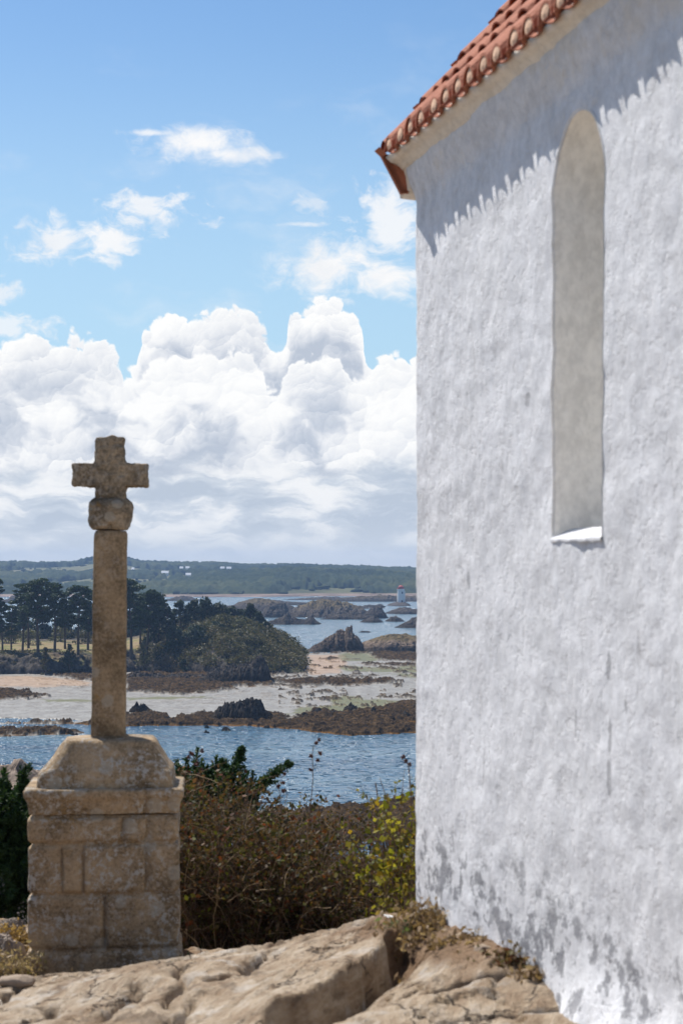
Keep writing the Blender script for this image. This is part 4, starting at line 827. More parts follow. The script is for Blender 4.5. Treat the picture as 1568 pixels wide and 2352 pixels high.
# ------------------------------------------------------------------ the chapel
def build_chapel():
    zb, zt = EYE - 2.75, EYE + 2.41; Lw, Wd = 9.6, 4.6
    O = Vector((CH_O.x, CH_O.y, zb)); ch = thing('chapel', 'small whitewashed chapel with a red tiled roof and a tall blind arched niche', 'chapel', tuple(O))
    sx, sy = CH_S.x, CH_S.y; nx, ny = CH_N.x, CH_N.y
    def ovf(s): return .138 - .010 * np.clip(s, 0, 5)
    def P(s, o, z):                                   # along the wall, outwards, height
        return np.stack([CH_O.x + sx * s + nx * o, CH_O.y + sy * s + ny * o, np.broadcast_to(z, np.shape(s))], -1)
    def disp(s, z):
        d = (fbm2(s * 1.1, z * .8, 3, 2) - .5) * .034 + (fbm2(s * 2.2, z * 4.0, 3, 12) - .5) * .014 + (fbm2(s * 7, z * 11, 3, 22, .6) - .5) * .011
        foot = sstep((zb + 1.0 + .30 * (fbm2(s * 1.5, s * 0 + 7, 2, 3) - .5)) - z, 0, .55) * sstep(s, 2.0, 3.6)
        d = d + .068 * sstep(z, zt - .26, zt - .02)
        d = d + foot * (.05 + .26 * np.clip(fbm2(s * 2.0, z * 2.4, 3, 33) - .22, 0, 1)) + foot * (fbm2(s * 6, z * 6, 3, 35) - .5) * .06
        return d
    s0, s1 = 2.700, 3.385; zs, zsp = EYE + .168, EYE + 1.70; rad = (s1 - s0) / 2; sm = (s0 + s1) / 2
    def arch(s): return zsp + np.sqrt(np.clip(rad ** 2 - (s - sm) ** 2, 0, None)) * 1.05
    step = .026; V = []; Q = []; nn = 0
    def block(sv, zf, nz, extra=None):
        nonlocal nn
        t = np.linspace(0, 1, nz)[:, None]; z0, z1 = zf; z = z0[None] + (z1 - z0)[None] * t; s = np.broadcast_to(sv[None], z.shape)
        o = disp(s, z)
        if extra is not None: o = o + extra(s, z)
        V.append(P(s, o, z).reshape(-1, 3)); Q.append(grid_faces(nz, len(sv), nn)); nn += z.size
    def corner(s, z):                                 # rounded far corner
        q = np.clip(.07 - s, 0, .07); return -(.07 - np.sqrt(np.clip(.07 ** 2 - q ** 2, 0, None))) - .004
    nzf = int((zt - zb) / step)
    sv = np.concatenate([np.linspace(0, .07, 8), np.arange(.07 + step, s0, step), [s0]]); block(sv, (np.full(len(sv), zb), np.full(len(sv), zt + .1)), nzf, corner)
    sv = np.concatenate([[s1], np.arange(s1 + step, 5.6, step), np.linspace(5.6, Lw, 60)]); block(sv, (np.full(len(sv), zb), np.full(len(sv), zt + .1)), nzf)
    th = np.linspace(math.pi, 0, 49); sn = sm + rad * np.cos(th); sn[0], sn[-1] = s0, s1
    block(sn, (np.full(len(sn), zb), np.full(len(sn), zs - .045)), int((zs - zb) / step)); block(sn, (arch(sn), np.full(len(sn), zt + .1)), 40)
    # far end wall, gable included
    tv = np.linspace(.05, Wd, 90); zz = np.linspace(0, 1, 90)[:, None]; pit = R(49)
    top = zt - .02 + np.minimum(tv, Wd - tv) * math.tan(pit); z = zb + (top - zb)[None] * zz; tt = np.broadcast_to(tv[None], z.shape)
    e = (fbm2(tt * 1.5, z, 3, 5) - .5) * .05; e = e * sstep(tt, .05, .4) - .006
    V.append(P(-e * 1.0, -tt, z).reshape(-1, 3)); Q.append(grid_faces(90, 90, nn)[:, ::-1]); nn += z.size
    # rest of the shell
    sh = np.array([0.05, Lw])
    for a, b in (((.05, -Wd), (Lw, -Wd)), ((Lw, -Wd), (Lw, .0))):
        q = P(np.array([a[0], b[0], b[0], a[0]]), np.array([a[1], b[1], b[1], a[1]]), np.array([zb, zb, zt, zt])); V.append(q); Q.append(np.array([[0, 1, 2, 3]]) + nn); nn += 4
    attach(mesh_np('wall', np.concatenate(V), [np.concatenate(Q)], M['plaster']), ch)
    # the niche : soft edged reveals and a back wall
    ring_s = np.concatenate([[s0] * 60, sn, [s1] * 60]); ring_z = np.concatenate([np.linspace(zs - .045, zsp, 61)[:-1], arch(sn), np.linspace(zsp, zs - .045, 61)[1:]])
    cs, cz = sm, (zs + zsp) / 2; dep = np.concatenate([[-.004], np.linspace(0, .03, 6), np.linspace(.06, .62, 26)])
    rs = np.broadcast_to(ring_s, (len(dep), len(ring_s))); rz = np.broadcast_to(ring_z, rs.shape); dd = np.broadcast_to(dep[:, None], rs.shape)
    r = .011; sh = r - np.sqrt(np.clip(r * r - np.clip(r - dd, 0, r) ** 2, 0, None)); sh = np.where(dd < 0, r * 1.05, sh)
    wob = (fbm2(rz * 3.0, dd * 5 + rs * 3, 3, 17) - .5) * .007 * sstep(dd, .02, .1)
    ss = rs + np.sign(sm - rs) * (-sh * .9 + wob); zq = rz + np.where(rz > zsp, sh * .9, 0)
    o0 = disp(rs, rz); oo = o0 * (1 - sstep(dd, 0, .2)) - dd
    v1 = P(ss, oo, zq); nr = len(ring_s)
    Vn = [v1.reshape(-1, 3)]; Qn = [grid_faces(len(dep), nr)]; k = v1.shape[0] * nr
    back = np.stack([np.broadcast_to(np.linspace(0, 1, 12)[:, None], (12, len(sn)))], 0)[0]; bz = zs - .045 + (arch(sn) - zs + .045)[None] * back; bs = np.broadcast_to(sn[None], bz.shape)
    Vn.append(P(bs, np.full(bs.shape, -.62), bz).reshape(-1, 3)); Qn.append(grid_faces(12, len(sn), k)); k += bs.size
    win = attach(mesh_np('window_niche', np.concatenate(Vn), [np.concatenate(Qn)], M['plaster_in']), ch)
    m = MB(); sl_ = np.linspace(s0 - .012, s1 + .012, 30); prof = [(.006, -.060), (.012, -.047), (.004, -.038), (-.03, -.022), (-.07, -.004), (-.11, .008), (-.62, .03)]
    vv = np.stack([P(sl_, o + disp(sl_, np.full(30, zs)) * (o > -.2) + (fbm2(sl_ * 9, sl_ * 0 + o * 20, 3, 4) - .5) * .012, zs + z + (fbm2(sl_ * 7, sl_ * 0 + z * 30, 3, 6) - .5) * .010) for o, z in prof], 0)
    m.add(vv.reshape(-1, 3), grid_faces(len(prof), 30))
    sill = m.build('sill', M['plaster']); sill.data.transform(Matrix.Translation(-O)); sill.parent = win
    # cornice : plastered soffit that carries the tiles
    ov = .165; sc = np.arange(-.0, Lw, .06); n = len(sc); wv = (fbm2(sc * 1.4, sc * 0, 3, 9) - .5) * .05
    prof = [(.20, -.05), (.46, -.038), (.56, -.018), (.70, .0), (.84, .010), (.95, .014), (1.2, .045), (-.12, .06)]
    vv = np.stack([P(sc, o * ovf(sc) + .008, zt + z + wv * (1 - min(1, max(0, o))) * 1.3) for o, z in prof], 0)
    m = MB(); m.add(vv.reshape(-1, 3), grid_faces(len(prof), n)[:, ::-1]); m.add(vv[:, 0], None, [(0, i, i + 1) for i in range(1, 7)])
    attach(m.build('cornice', M['cornice'], smooth=True), ch)
    # corner block that turns the eave round the far corner
    m = MB()
    def Q3(s, o, z): return tuple(P(np.array(s), np.array(o), np.array(z)))
    m.add([Q3(.0, ov + .035, zt + .065), Q3(.0, ov - .03, zt + .02), Q3(.0, .075, zt - .165), Q3(.0, .03, zt - .165), Q3(-.04, ov + .035, zt + .065), Q3(-.04, ov - .03, zt + .02), Q3(-.04, .075, zt - .165), Q3(-.04, .03, zt - .165), Q3(.0, -.05, zt + .06), Q3(-.04, -.05, zt + .06)],
          [(0, 1, 3, 2), (4, 6, 7, 5), (0, 2, 6, 4), (2, 3, 7, 6), (0, 4, 9, 8), (1, 8, 3, 3)][:5], [(0, 8, 2), (8, 3, 2), (4, 6, 9), (9, 6, 7)])
    attach(m.build('corner_tile', M['tile'], smooth=False), ch)
    m = MB(); m.add([Q3(-.045, .10, zt + .02), Q3(-.045, .07, zt - .19), Q3(-.045, -.04, zt - .20), Q3(-.045, -.04, zt + .05), Q3(.03, .06, zt + .02), Q3(.03, .012, zt - .12), Q3(.03, -.04, zt - .14), Q3(.03, -.04, zt + .05)],
          [(0, 3, 2, 1), (0, 1, 5, 4), (1, 2, 6, 5)]); attach(m.build('corner_bracket', M['cornice'], smooth=False), ch)
    # roof of barrel tiles
    cp, sp = math.cos(pit), math.sin(pit); tw, ex, tl = .24, .36, .44; ncol = int(Lw / tw) + 1; rng = np.random.default_rng(8)
    run = (Wd / 2 + ov) / cp; ncr = int(run / ex) + 1
    tiles = MB(); plugs = MB(); K = 9
    def RP(s, q, lift):                                # along the eave, up the slope, off the slope
        o = ovf(s) + .030 - q * cp + lift * sp; return P(s, o, zt + .032 + q * sp + lift * cp)
    def barrel(s, q, r0, r1, lift, up, thick, ln, dq=0.0):
        th = np.linspace(0, math.pi, K); rows = []
        for rr, dl in ((0, 0.0), (1, 0.0)):
            pass
        outv = []
        for rad_o in (0.0, -thick):
            for t_, rr in ((0, r0), (1, r1)):
                R_ = rr + rad_o; trim = 1.0 if q < .1 else .5; lf_ = (lift - t_ * .024) + up * R_ * (.60 if up > 0 else .42) * np.sin(th); outv.append(RP(s + R_ * np.cos(th), q + t_ * ln + (1 - t_) * trim * np.clip(lf_ - lift, 0, 1) * sp / cp, lf_))
        a, b, c, d = outv; Vt = np.concatenate([a, b, c, d]); f = []
        for i in range(K - 1):
            f += [(i, i + 1, K + i + 1, K + i), (2 * K + i + 1, 2 * K + i, 3 * K + i, 3 * K + i + 1), (i + 1, i, 2 * K + i, 2 * K + i + 1), (K + i, K + i + 1, 3 * K + i + 1, 3 * K + i)]
        f += [(0, K, 3 * K, 2 * K), (K - 1, 3 * K - 1, 4 * K - 1, 2 * K - 1)]
        if up < 0: f = [x[::-1] for x in f]
        tiles.add(Vt, [x[::-1] for x in f])
    for j in range(ncol):
        q0 = rng.uniform(.0, .024)
        s = .135 + j * tw; sj = rng.normal(0, .006)
        for c in range(ncr):
            q = c * ex + rng.normal(0, .008) * min(c, 1) + (0 if c else q0)
            lift = .034 + rng.normal(0, .004)
            barrel(s + sj + rng.normal(0, .004), q, .100, .082, lift, 1, .016, tl)
            barrel(s + tw / 2, q + (.01 if c else -.012 - q), .088, .096, .036, -1, .014, tl)
        # mortar plug in the open end of the eave tile
        th = np.linspace(0, math.pi, K); zc_ = lambda sg: .054 + sg * .026 * np.sin(th)
        fr = RP(s + sj + .054 * np.cos(th), q0 + .010 + (zc_(1) - .034) * sp / cp, zc_(1)); fr2 = RP(s + sj + .054 * np.cos(-th), q0 + .010 + (zc_(-1) - .034) * sp / cp, zc_(-1))
        plugs.add(np.concatenate([fr, fr2[1:-1][::-1] if False else fr2[1:-1]]), None, None); base = plugs.n - (2 * K - 2)
        cen = RP(np.array([s + sj]), np.array([q0 + .018]), np.array([.052])); plugs.add(cen); ci = plugs.n - 1
        loop = [base + i for i in range(K)] + [base + K + i for i in range(K - 2)][::-1]
        plugs.Tr.append(np.array([(ci, loop[i], loop[(i + 1) % len(loop)]) for i in range(len(loop))]))
    # bed of the roof under the tiles, both slopes
    for sg in (0,):
        a = RP(np.array([.0, Lw]), np.array([.05, .05]), np.array([0.0, 0.0])); b = RP(np.array([.0, Lw]), np.array([run, run]), np.array([0., 0.])); c = P(np.array([.0, Lw]), np.array([-Wd - ov] * 2), np.full(2, zt + .05))
        m = MB(); m.add(np.concatenate([a, b, c]), [(1, 0, 2, 3), (3, 2, 4, 5)]); attach(m.build('roof_bed', M['tile'], smooth=False), ch)
    nq = sum(len(q) for q in tiles.Q); npz = sum(len(q) for q in plugs.Tr)
    attach(mesh_np('roof_tiles', np.concatenate(tiles.V + plugs.V), [np.concatenate(tiles.Q), np.concatenate(plugs.Tr) + tiles.n], None, None, False, mats=[M['tile'], M['plug']], midx=[0] * nq + [1] * npz), ch)
    # verge tiles lying down the far edge
    m = MB()
    for c in range(ncr):
        q0 = c * ex; th = np.linspace(-.2, math.pi + .2, 8)
        vv = np.concatenate([RP(.035 + .07 * np.cos(th), q0 + t_ + (1 - t_ / tl) * r_ * .7 * np.clip(np.sin(th), 0, 1) * sp / cp, .040 - t_ * .05 + r_ * .7 * np.sin(th)) for t_, r_ in ((0, .075), (tl, .068))]); m.add(vv, grid_faces(2, 8)[:, ::-1])
        m.add(np.concatenate([RP(np.array([-.04, -.04, .09, .09]), np.array([q0, q0 + tl, q0 + tl, q0]), np.array([.055, .0, .0, .055]) - .03), RP(np.array([-.04, .09]), np.array([q0, q0]), np.array([.055, .055]) + .03)]), [(0, 3, 2, 1), (0, 4, 5, 3)])
    attach(m.build('verge_tiles', M['tile'], smooth=False), ch)
def mat_plaster(name, col, stain=True):
    m, t, b = new_mat(name, 0.88, 0.25); p = t.pos(); x, y, z = t.xyz(p)
    ps = t.vm('MULTIPLY', p, (1.0, 0.5, 0.55))
    n = t.noise(ps, 6, 6, 0.65); f = t.noise(t.vm('MULTIPLY', p, (1.0, 0.5, 0.6)), 28, 7, 0.75); c0 = np.array(col)
    c = t.mix(t.ss(n * .45 + f * .55, .40, .60), tuple(c0 * .87), tuple(np.minimum(c0 * 1.10, 1)))
    if stain:
        st = t.ss(t.noise(t.vm('MULTIPLY', p, (1, .5, .17)), 8.5, 6, .70), .645, .70)
        c = t.mix(st * .6, c, (.34, .33, .335))
        c = t.mix(t.ss(t.noise(p, .9, 5, .6), .4, .7) * .10, c, (.62, .60, .57))
        low = t.ss(z, EYE - 1.15, EYE - 1.75) ; g = t.ss(t.noise(t.vm('MULTIPLY', p, (1, .5, .7)), 9.0, 7, .75) + low * .10 + t.noise(p, 1.7, 2, .5) * .22, .715, .775) * low
        c = t.mix(g * .85, c, (.22, .22, .235))
        # narrow upright flakes where the whitewash has come off
        sc_ = (x - CH_O.x) * CH_S.x + (y - CH_O.y) * CH_S.y; wv_ = (t.noise(p, 9, 4, .6) - .5) * .05; fl = None
        for u_, v0, v1, w_ in [(1398, 1500, 1562, .016), (1405, 1645, 1730, .015), (1402, 1745, 1832, .020), (1322, 1628, 1690, .012), (1074, 1318, 1352, .022), (1015, 1990, 2060, .03), (1130, 2035, 2120, .03), (1440, 1610, 1640, .01), (1210, 905, 930, .03)]:
            Y_ = (CH_O.x + .215 * 12) / ((u_ - CX) / F + .215); s_ = (12 - Y_) / .9777; za, zb_ = EYE - (v0 - HZ) / F * Y_, EYE - (v1 - HZ) / F * Y_
            k_ = t.m('ABSOLUTE', (sc_ + wv_ - s_) / (w_ * 1.6)) + t.m('POWER', t.m('ABSOLUTE', (z + wv_ - (za + zb_) / 2) / ((za - zb_) / 2 + .01)), 4.0)
            k_ = t.ss(k_ + (f - .5) * 1.6, 1.1, .7); fl = k_ if fl is None else t.m('MAXIMUM', fl, k_)
        c = t.mix(fl * .6, c, (.27, .27, .285))
        hi = t.ss(z, EYE + 1.9, EYE + 2.4); c = t.mix(t.ss(t.noise(ps, 3.0, 6, .7) + hi * .12, .58, .72) * hi * .5, c, (.60, .53, .42))
    t.put(b.inputs['Base Color'], c)
    pit_ = t.ss(t.noise(t.vm('MULTIPLY', p, (1, .5, .55)), 18, 6, .72), .50, .66)
    h = n * .35 + f * .8 - pit_ * .40 + t.noise(p, 110, 3, .6) * .15
    t.put(b.inputs['Normal'], t.bump(h, .62 if stain else .4, .018))
    return m

# ------------------------------------------------------------------ the stone cross
XC, YC = (248 - CX) / F * 14.5, 14.5
def loft(name, secs, mat, parent, npl=72, step=.02, amp=.012, seed=1, grooves=None, cap=True, chips=0.0, freq=7.0):
    """secs : (z, half width, half depth, corner radius, dx, dy) from below up; a weathered block"""
    secs = [tuple(s) + (0,) * (6 - len(s)) for s in secs]
    def loop(hw, hd, r):
        r = min(r, hw * .99, hd * .99); per = []
        for cx_, cy_, a0 in ((hw - r, -hd + r, -90), (hw - r, hd - r, 0), (-hw + r, hd - r, 90), (-hw + r, -hd + r, 180)):
            for a in np.linspace(a0, a0 + 90, 6): per.append((cx_ + r * math.cos(R(a)), cy_ + r * math.sin(R(a))))
        per = np.array(per + per[:1]); d = np.concatenate([[0], np.cumsum(np.hypot(*np.diff(per, axis=0).T))]); tt = np.linspace(0, d[-1], npl, endpoint=False)
        return np.stack([np.interp(tt, d, per[:, 0]), np.interp(tt, d, per[:, 1])], 1)
    rows = []; zs = []
    for i in range(len(secs) - 1):
        a, b = secs[i], secs[i + 1]; k = max(1, int(max(abs(b[0] - a[0]), abs(b[1] - a[1])) / step))
        for j in range(k + (i == len(secs) - 2)):
            f = j / k; q = [a[c] + (b[c] - a[c]) * f for c in range(6)]; rows.append(loop(q[1], q[2], q[3]) + (q[4], q[5])); zs.append(q[0])
    L = np.array(rows); V = np.concatenate([L, np.broadcast_to(np.array(zs)[:, None, None], (*L.shape[:2], 1))], 2).reshape(-1, 3)
    Qd = [grid_faces(len(rows), npl, wrap=True)]; Tr = []
    if cap:
        for row, fl in ((len(rows) - 1, 0), (0, 1)):
            base = row * npl; c0 = V[base:base + npl].mean(0); prev = np.arange(base, base + npl)
            for f in (.75, .5, .25):
                nv = c0 + (V[base:base + npl] - c0) * f; k0 = len(V); V = np.concatenate([V, nv]); cur = np.arange(k0, k0 + npl)
                q = np.stack([prev, np.roll(prev, -1), np.roll(cur, -1), cur], 1); Qd.append(q[:, ::-1] if fl else q); prev = cur
            k0 = len(V); V = np.concatenate([V, [c0]]); t_ = np.stack([prev, np.roll(prev, -1), np.full(npl, k0)], 1); Tr.append(t_[:, ::-1] if fl else t_)
    ctr = V.mean(0); n = V - ctr; n[:, 2] *= .15
    n /= np.linalg.norm(n, axis=1)[:, None] + 1e-9
    # the surface normal is nearly axis aligned : push each face along its own axis
    d = (fbm3(V * freq + seed * 3.1, 4, seed, .55) - .5) * 2 * amp
    if chips: d = d - np.clip(fbm3(V * 14 + seed, 3, seed + 7) - .62, 0, 1) * chips
    if grooves is not None: d = d + grooves(V)
    V = V + n * d[:, None]; V[:, 2] += (fbm3(V * freq * .8 + 11, 3, seed + 3) - .5) * amp
    o = mesh_np(name, V + (XC, YC, EYE), [np.concatenate(Qd)] + ([np.concatenate(Tr)] if Tr else []), mat)
    return attach(o, parent)
def build_cross():
    cr = thing('wayside_cross', 'weathered granite cross on a squared block pedestal, standing on the rock', 'stone cross', (XC, YC, EYE - 2.9))
    cr.rotation_euler = (0, 0, R(4.2))                 # squared up to the path, its right side edge-on to us
    k = 14.0 / F; zz = lambda v: -(v - HZ) * k
    def ux(u): return (u - CX) * k - XC
    rows_ = [zz(v) for v in (1876, 1943, 2060, 2188)]
    jv = [(rows_[0], 9, [324]), (rows_[1], rows_[0], [271, 329]), (rows_[2], rows_[1], [124, 175, 327]), (rows_[3], rows_[2], [226]), (-9, rows_[3], [])]
    def grv(V):
        x = V[:, 0] + (fbm3(V * 4, 2, 5) - .5) * .03; z = V[:, 2] + (fbm3(V * 4 + 3, 2, 6) - .5) * .025; g = np.zeros(len(V))
        for r_ in rows_: g = np.maximum(g, np.exp(-((z - r_) / .017) ** 2))
        for z0, z1, us in jv:
            for u in us:
                xu = ux(u); g = np.maximum(g, np.exp(-((x - xu) / .015) ** 2) * ((z > z0) & (z < z1)) * (np.abs(V[:, 1]) > .3))
            for yj in ((-.1, .2)[int(abs(z0) * 10) % 2],): g = np.maximum(g, np.exp(-((V[:, 1] - yj) / .015) ** 2) * ((z > z0) & (z < z1)) * (np.abs(V[:, 0]) > .4))
        return -.045 * g
    hb = .538; cxp = ux(225); D = .42
    loft('pedestal', [(-3.15, hb + .03, D + .03, .05, cxp), (rows_[3] - .02, hb + .01, D + .01, .04, cxp), (rows_[3] + .03, hb - .004, D - .004, .03, cxp), (zz(1874), hb - .012, D - .012, .03, cxp)], M['granite'], cr, npl=240, step=.014, amp=.018, seed=3, grooves=grv, chips=.06, freq=4.5)
    loft('cornice', [(zz(1874), hb - .012, D - .012, .03, cxp), (zz(1856), hb + .0, D + .0, .03, cxp), (zz(1848), hb + .004, D + .004, .03, cxp), (zz(1840), hb + .016, D + .016, .03, cxp), (zz(1834), hb + .026, D + .026, .03, cxp), (zz(1821), hb + .027, D + .027, .035, cxp), (zz(1816), hb + .015, D + .015, .05, cxp)], M['granite'], cr, npl=220, step=.01, amp=.016, seed=9, chips=.10, freq=6,
         grooves=lambda V: -.03 * np.exp(-((V[:, 0] - ux(324)) / .016) ** 2))
    k = 14.25 / F; c2 = ux(238); kz = lambda v: -(v - HZ) * 14.3 / F
    loft('socket_stone', [(kz(1816), .485, .36, .06, c2), (kz(1788), .482, .355, .06, c2), (kz(1772), .475, .35, .08, c2 + .002), (kz(1758), .435, .325, .10, c2 + .006), (kz(1738), .395, .295, .10, c2 + .012), (kz(1720), .362, .27, .11, c2 + .016), (kz(1708), .335, .25, .09, c2 + .018), (kz(1701), .315, .235, .08, c2 + .016), (kz(1697), .24, .19, .10, c2 + .012)], M['granite'], cr, npl=150, step=.014, amp=.02, seed=14, freq=5, chips=.05)
    k = 14.5 / F; kz = lambda v: -(v - HZ) * 14.5 / F
    loft('mortar_collar', [(kz(1706), .185, .17, .08, ux(253)), (kz(1697), .155, .15, .07, ux(252)), (kz(1688), .132, .13, .05, ux(251))], M['granite'], cr, npl=90, amp=.012, seed=17)
    loft('shaft', [(kz(1696), .123, .118, .022, ux(250)), (kz(1500), .121, .116, .024, ux(252)), (kz(1300), .1195, .115, .026, ux(253.5)), (kz(1240), .118, .114, .026, ux(254.5)), (kz(1226), .116, .112, .028, ux(255)), (kz(1219), .106, .104, .04, ux(255))], M['granite_shaft'], cr, npl=80, step=.016, amp=.007, seed=21, freq=9, chips=.02)
    loft('capital', [(kz(1217), .125, .12, .06, ux(253)), (kz(1210), .138, .132, .07, ux(253.5)), (kz(1198), .146, .14, .08, ux(254)), (kz(1186), .150, .142, .08, ux(254.5)), (kz(1178), .156, .148, .08, ux(255)), (kz(1166), .158, .15, .08, ux(254.5)), (kz(1156), .152, .145, .07, ux(254)), (kz(1149), .128, .125, .07, ux(254)), (kz(1145), .115, .11, .06, ux(254))], M['granite_dark'], cr, npl=90, step=.012, amp=.026, seed=25, freq=10, chips=.16)
    # the head : upright and arms melted into one stone
    bm = bmesh.new()
    def bar(x0, x1, z0, z1, d, fl=0.0):
        vs = [bm.verts.new((x, y, z)) for x, y, z in ((x0 - fl, -d, z0), (x1 + fl, -d, z0), (x1 + fl, d, z0), (x0 - fl, d, z0), (x0, -d, z1), (x1, -d, z1), (x1, d, z1), (x0, d, z1))]
        for f in ((3, 2, 1, 0), (4, 5, 6, 7), (0, 1, 5, 4), (1, 2, 6, 5), (2, 3, 7, 6), (3, 0, 4, 7)): bm.faces.new([vs[i] for i in f])
    bar(ux(221), ux(289), kz(1150), kz(1060), .098); bar(ux(220), ux(287), kz(1062), kz(1004), .095)
    bar(ux(167), ux(340), kz(1118), kz(1065), .090); bar(ux(225), ux(285), kz(1146), kz(1030), .103)
    for sx_ in (-1, 1):                                # worn fillets in the corners
        for sz_ in (-1, 1):
            cx_ = ux(254) + sx_ * .098; cz_ = kz(1091) + sz_ * .075; vs = []
            for y in (-.085, .085):
                for a, b_ in ((0, 0), (sx_ * .028, 0), (0, sz_ * .028)): vs.append(bm.verts.new((cx_ + a, y, cz_ + b_)))
            for f in ((0, 1, 2), (5, 4, 3), (0, 3, 4, 1), (1, 4, 5, 2), (2, 5, 3, 0)): bm.faces.new([vs[i] for i in f])
    bm.normal_update(); bmesh.ops.recalc_face_normals(bm, faces=bm.faces)
    me = bpy.data.meshes.new('raw'); bm.to_mesh(me); bm.free(); tmp = bpy.data.objects.new('raw', me); C.objects.link(tmp)
    md = tmp.modifiers.new('r', 'REMESH'); md.mode = 'VOXEL'; md.voxel_size = .010; md.use_smooth_shade = True
    sm_ = tmp.modifiers.new('s', 'SMOOTH'); sm_.iterations = 2
    dg = bpy.context.evaluated_depsgraph_get(); me2 = bpy.data.meshes.new_from_object(tmp.evaluated_get(dg)); bpy.data.objects.remove(tmp)
    n = len(me2.vertices); V = np.zeros(n * 3, np.float32); me2.vertices.foreach_get('co', V); V = V.reshape(-1, 3).astype(float); Nn = np.zeros(n * 3, np.float32); me2.vertices.foreach_get('normal', Nn); Nn = Nn.reshape(-1, 3)
    d = (fbm3(V * 10 + 5, 4, 51, .6) - .5) * .030 + (fbm3(V * 38, 2, 57) - .5) * .014 - np.clip(fbm3(V * 16, 3, 53) - .6, 0, 1) * .07
    V = V + Nn * d[:, None]
    top = V[:, 2] > kz(1008); V[top, 2] += .014 * np.exp(-((V[top, 0] - ux(258)) / .03) ** 2)
    me2.vertices.foreach_set('co', (V + (XC, YC, EYE) - np.array(cr.location)).astype(np.float32).ravel()); me2.materials.clear(); me2.materials.append(M['granite_dark']); me2.update()
    o = bpy.data.objects.new('cross_head', me2); C.objects.link(o); o.parent = cr
def mat_granite(name, base, lich, dark=0.0):
    m, t, b = new_mat(name, 0.92, 0.15); p = t.pos(); x, y, z = t.xyz(p)
    n = t.noise(p, 3, 6, .65); f = t.noise(p, 45, 5, .65); b0 = np.array(base)
    c = t.ramp(n * .6 + f * .4, [(.40, tuple(b0 * .5)), (.5, tuple(b0)), (.60, tuple(b0 * 1.4))])
    if dark: c = t.mix(t.ss(t.noise(p, 11, 6, .7), .46, .62) * dark, c, (.075, .062, .045))
    zone = t.ss(t.noise(p, 2.2, 4, .6), .40, .56)
    l1 = t.ss(t.noise(p, 24, 8, .74), .50, .57) * zone
    c = t.mix(l1 * lich * .75, c, (.46, .43, .385))
    spots = t.ss(t.voro(p, 5.5, 'F1'), .34, .28) * t.ss(t.voro(p, 5.5, 'F1', color=True), .52, .56)
    c = t.mix(spots * .45, c, (.40, .37, .31))
    o = t.ss(t.noise(t.vm('ADD', p, (7.3, 1.1, 2.7)), 2.7, 5, .65), .60, .70) * t.ss(f, .38, .6)
    c = t.mix(o * .8, c, (.30, .155, .025))
    t.put(b.inputs['Base Color'], c)
    t.put(b.inputs['Normal'], t.bump(f * .8 + n * .6 + l1 * .12, .7, .02))
    return m

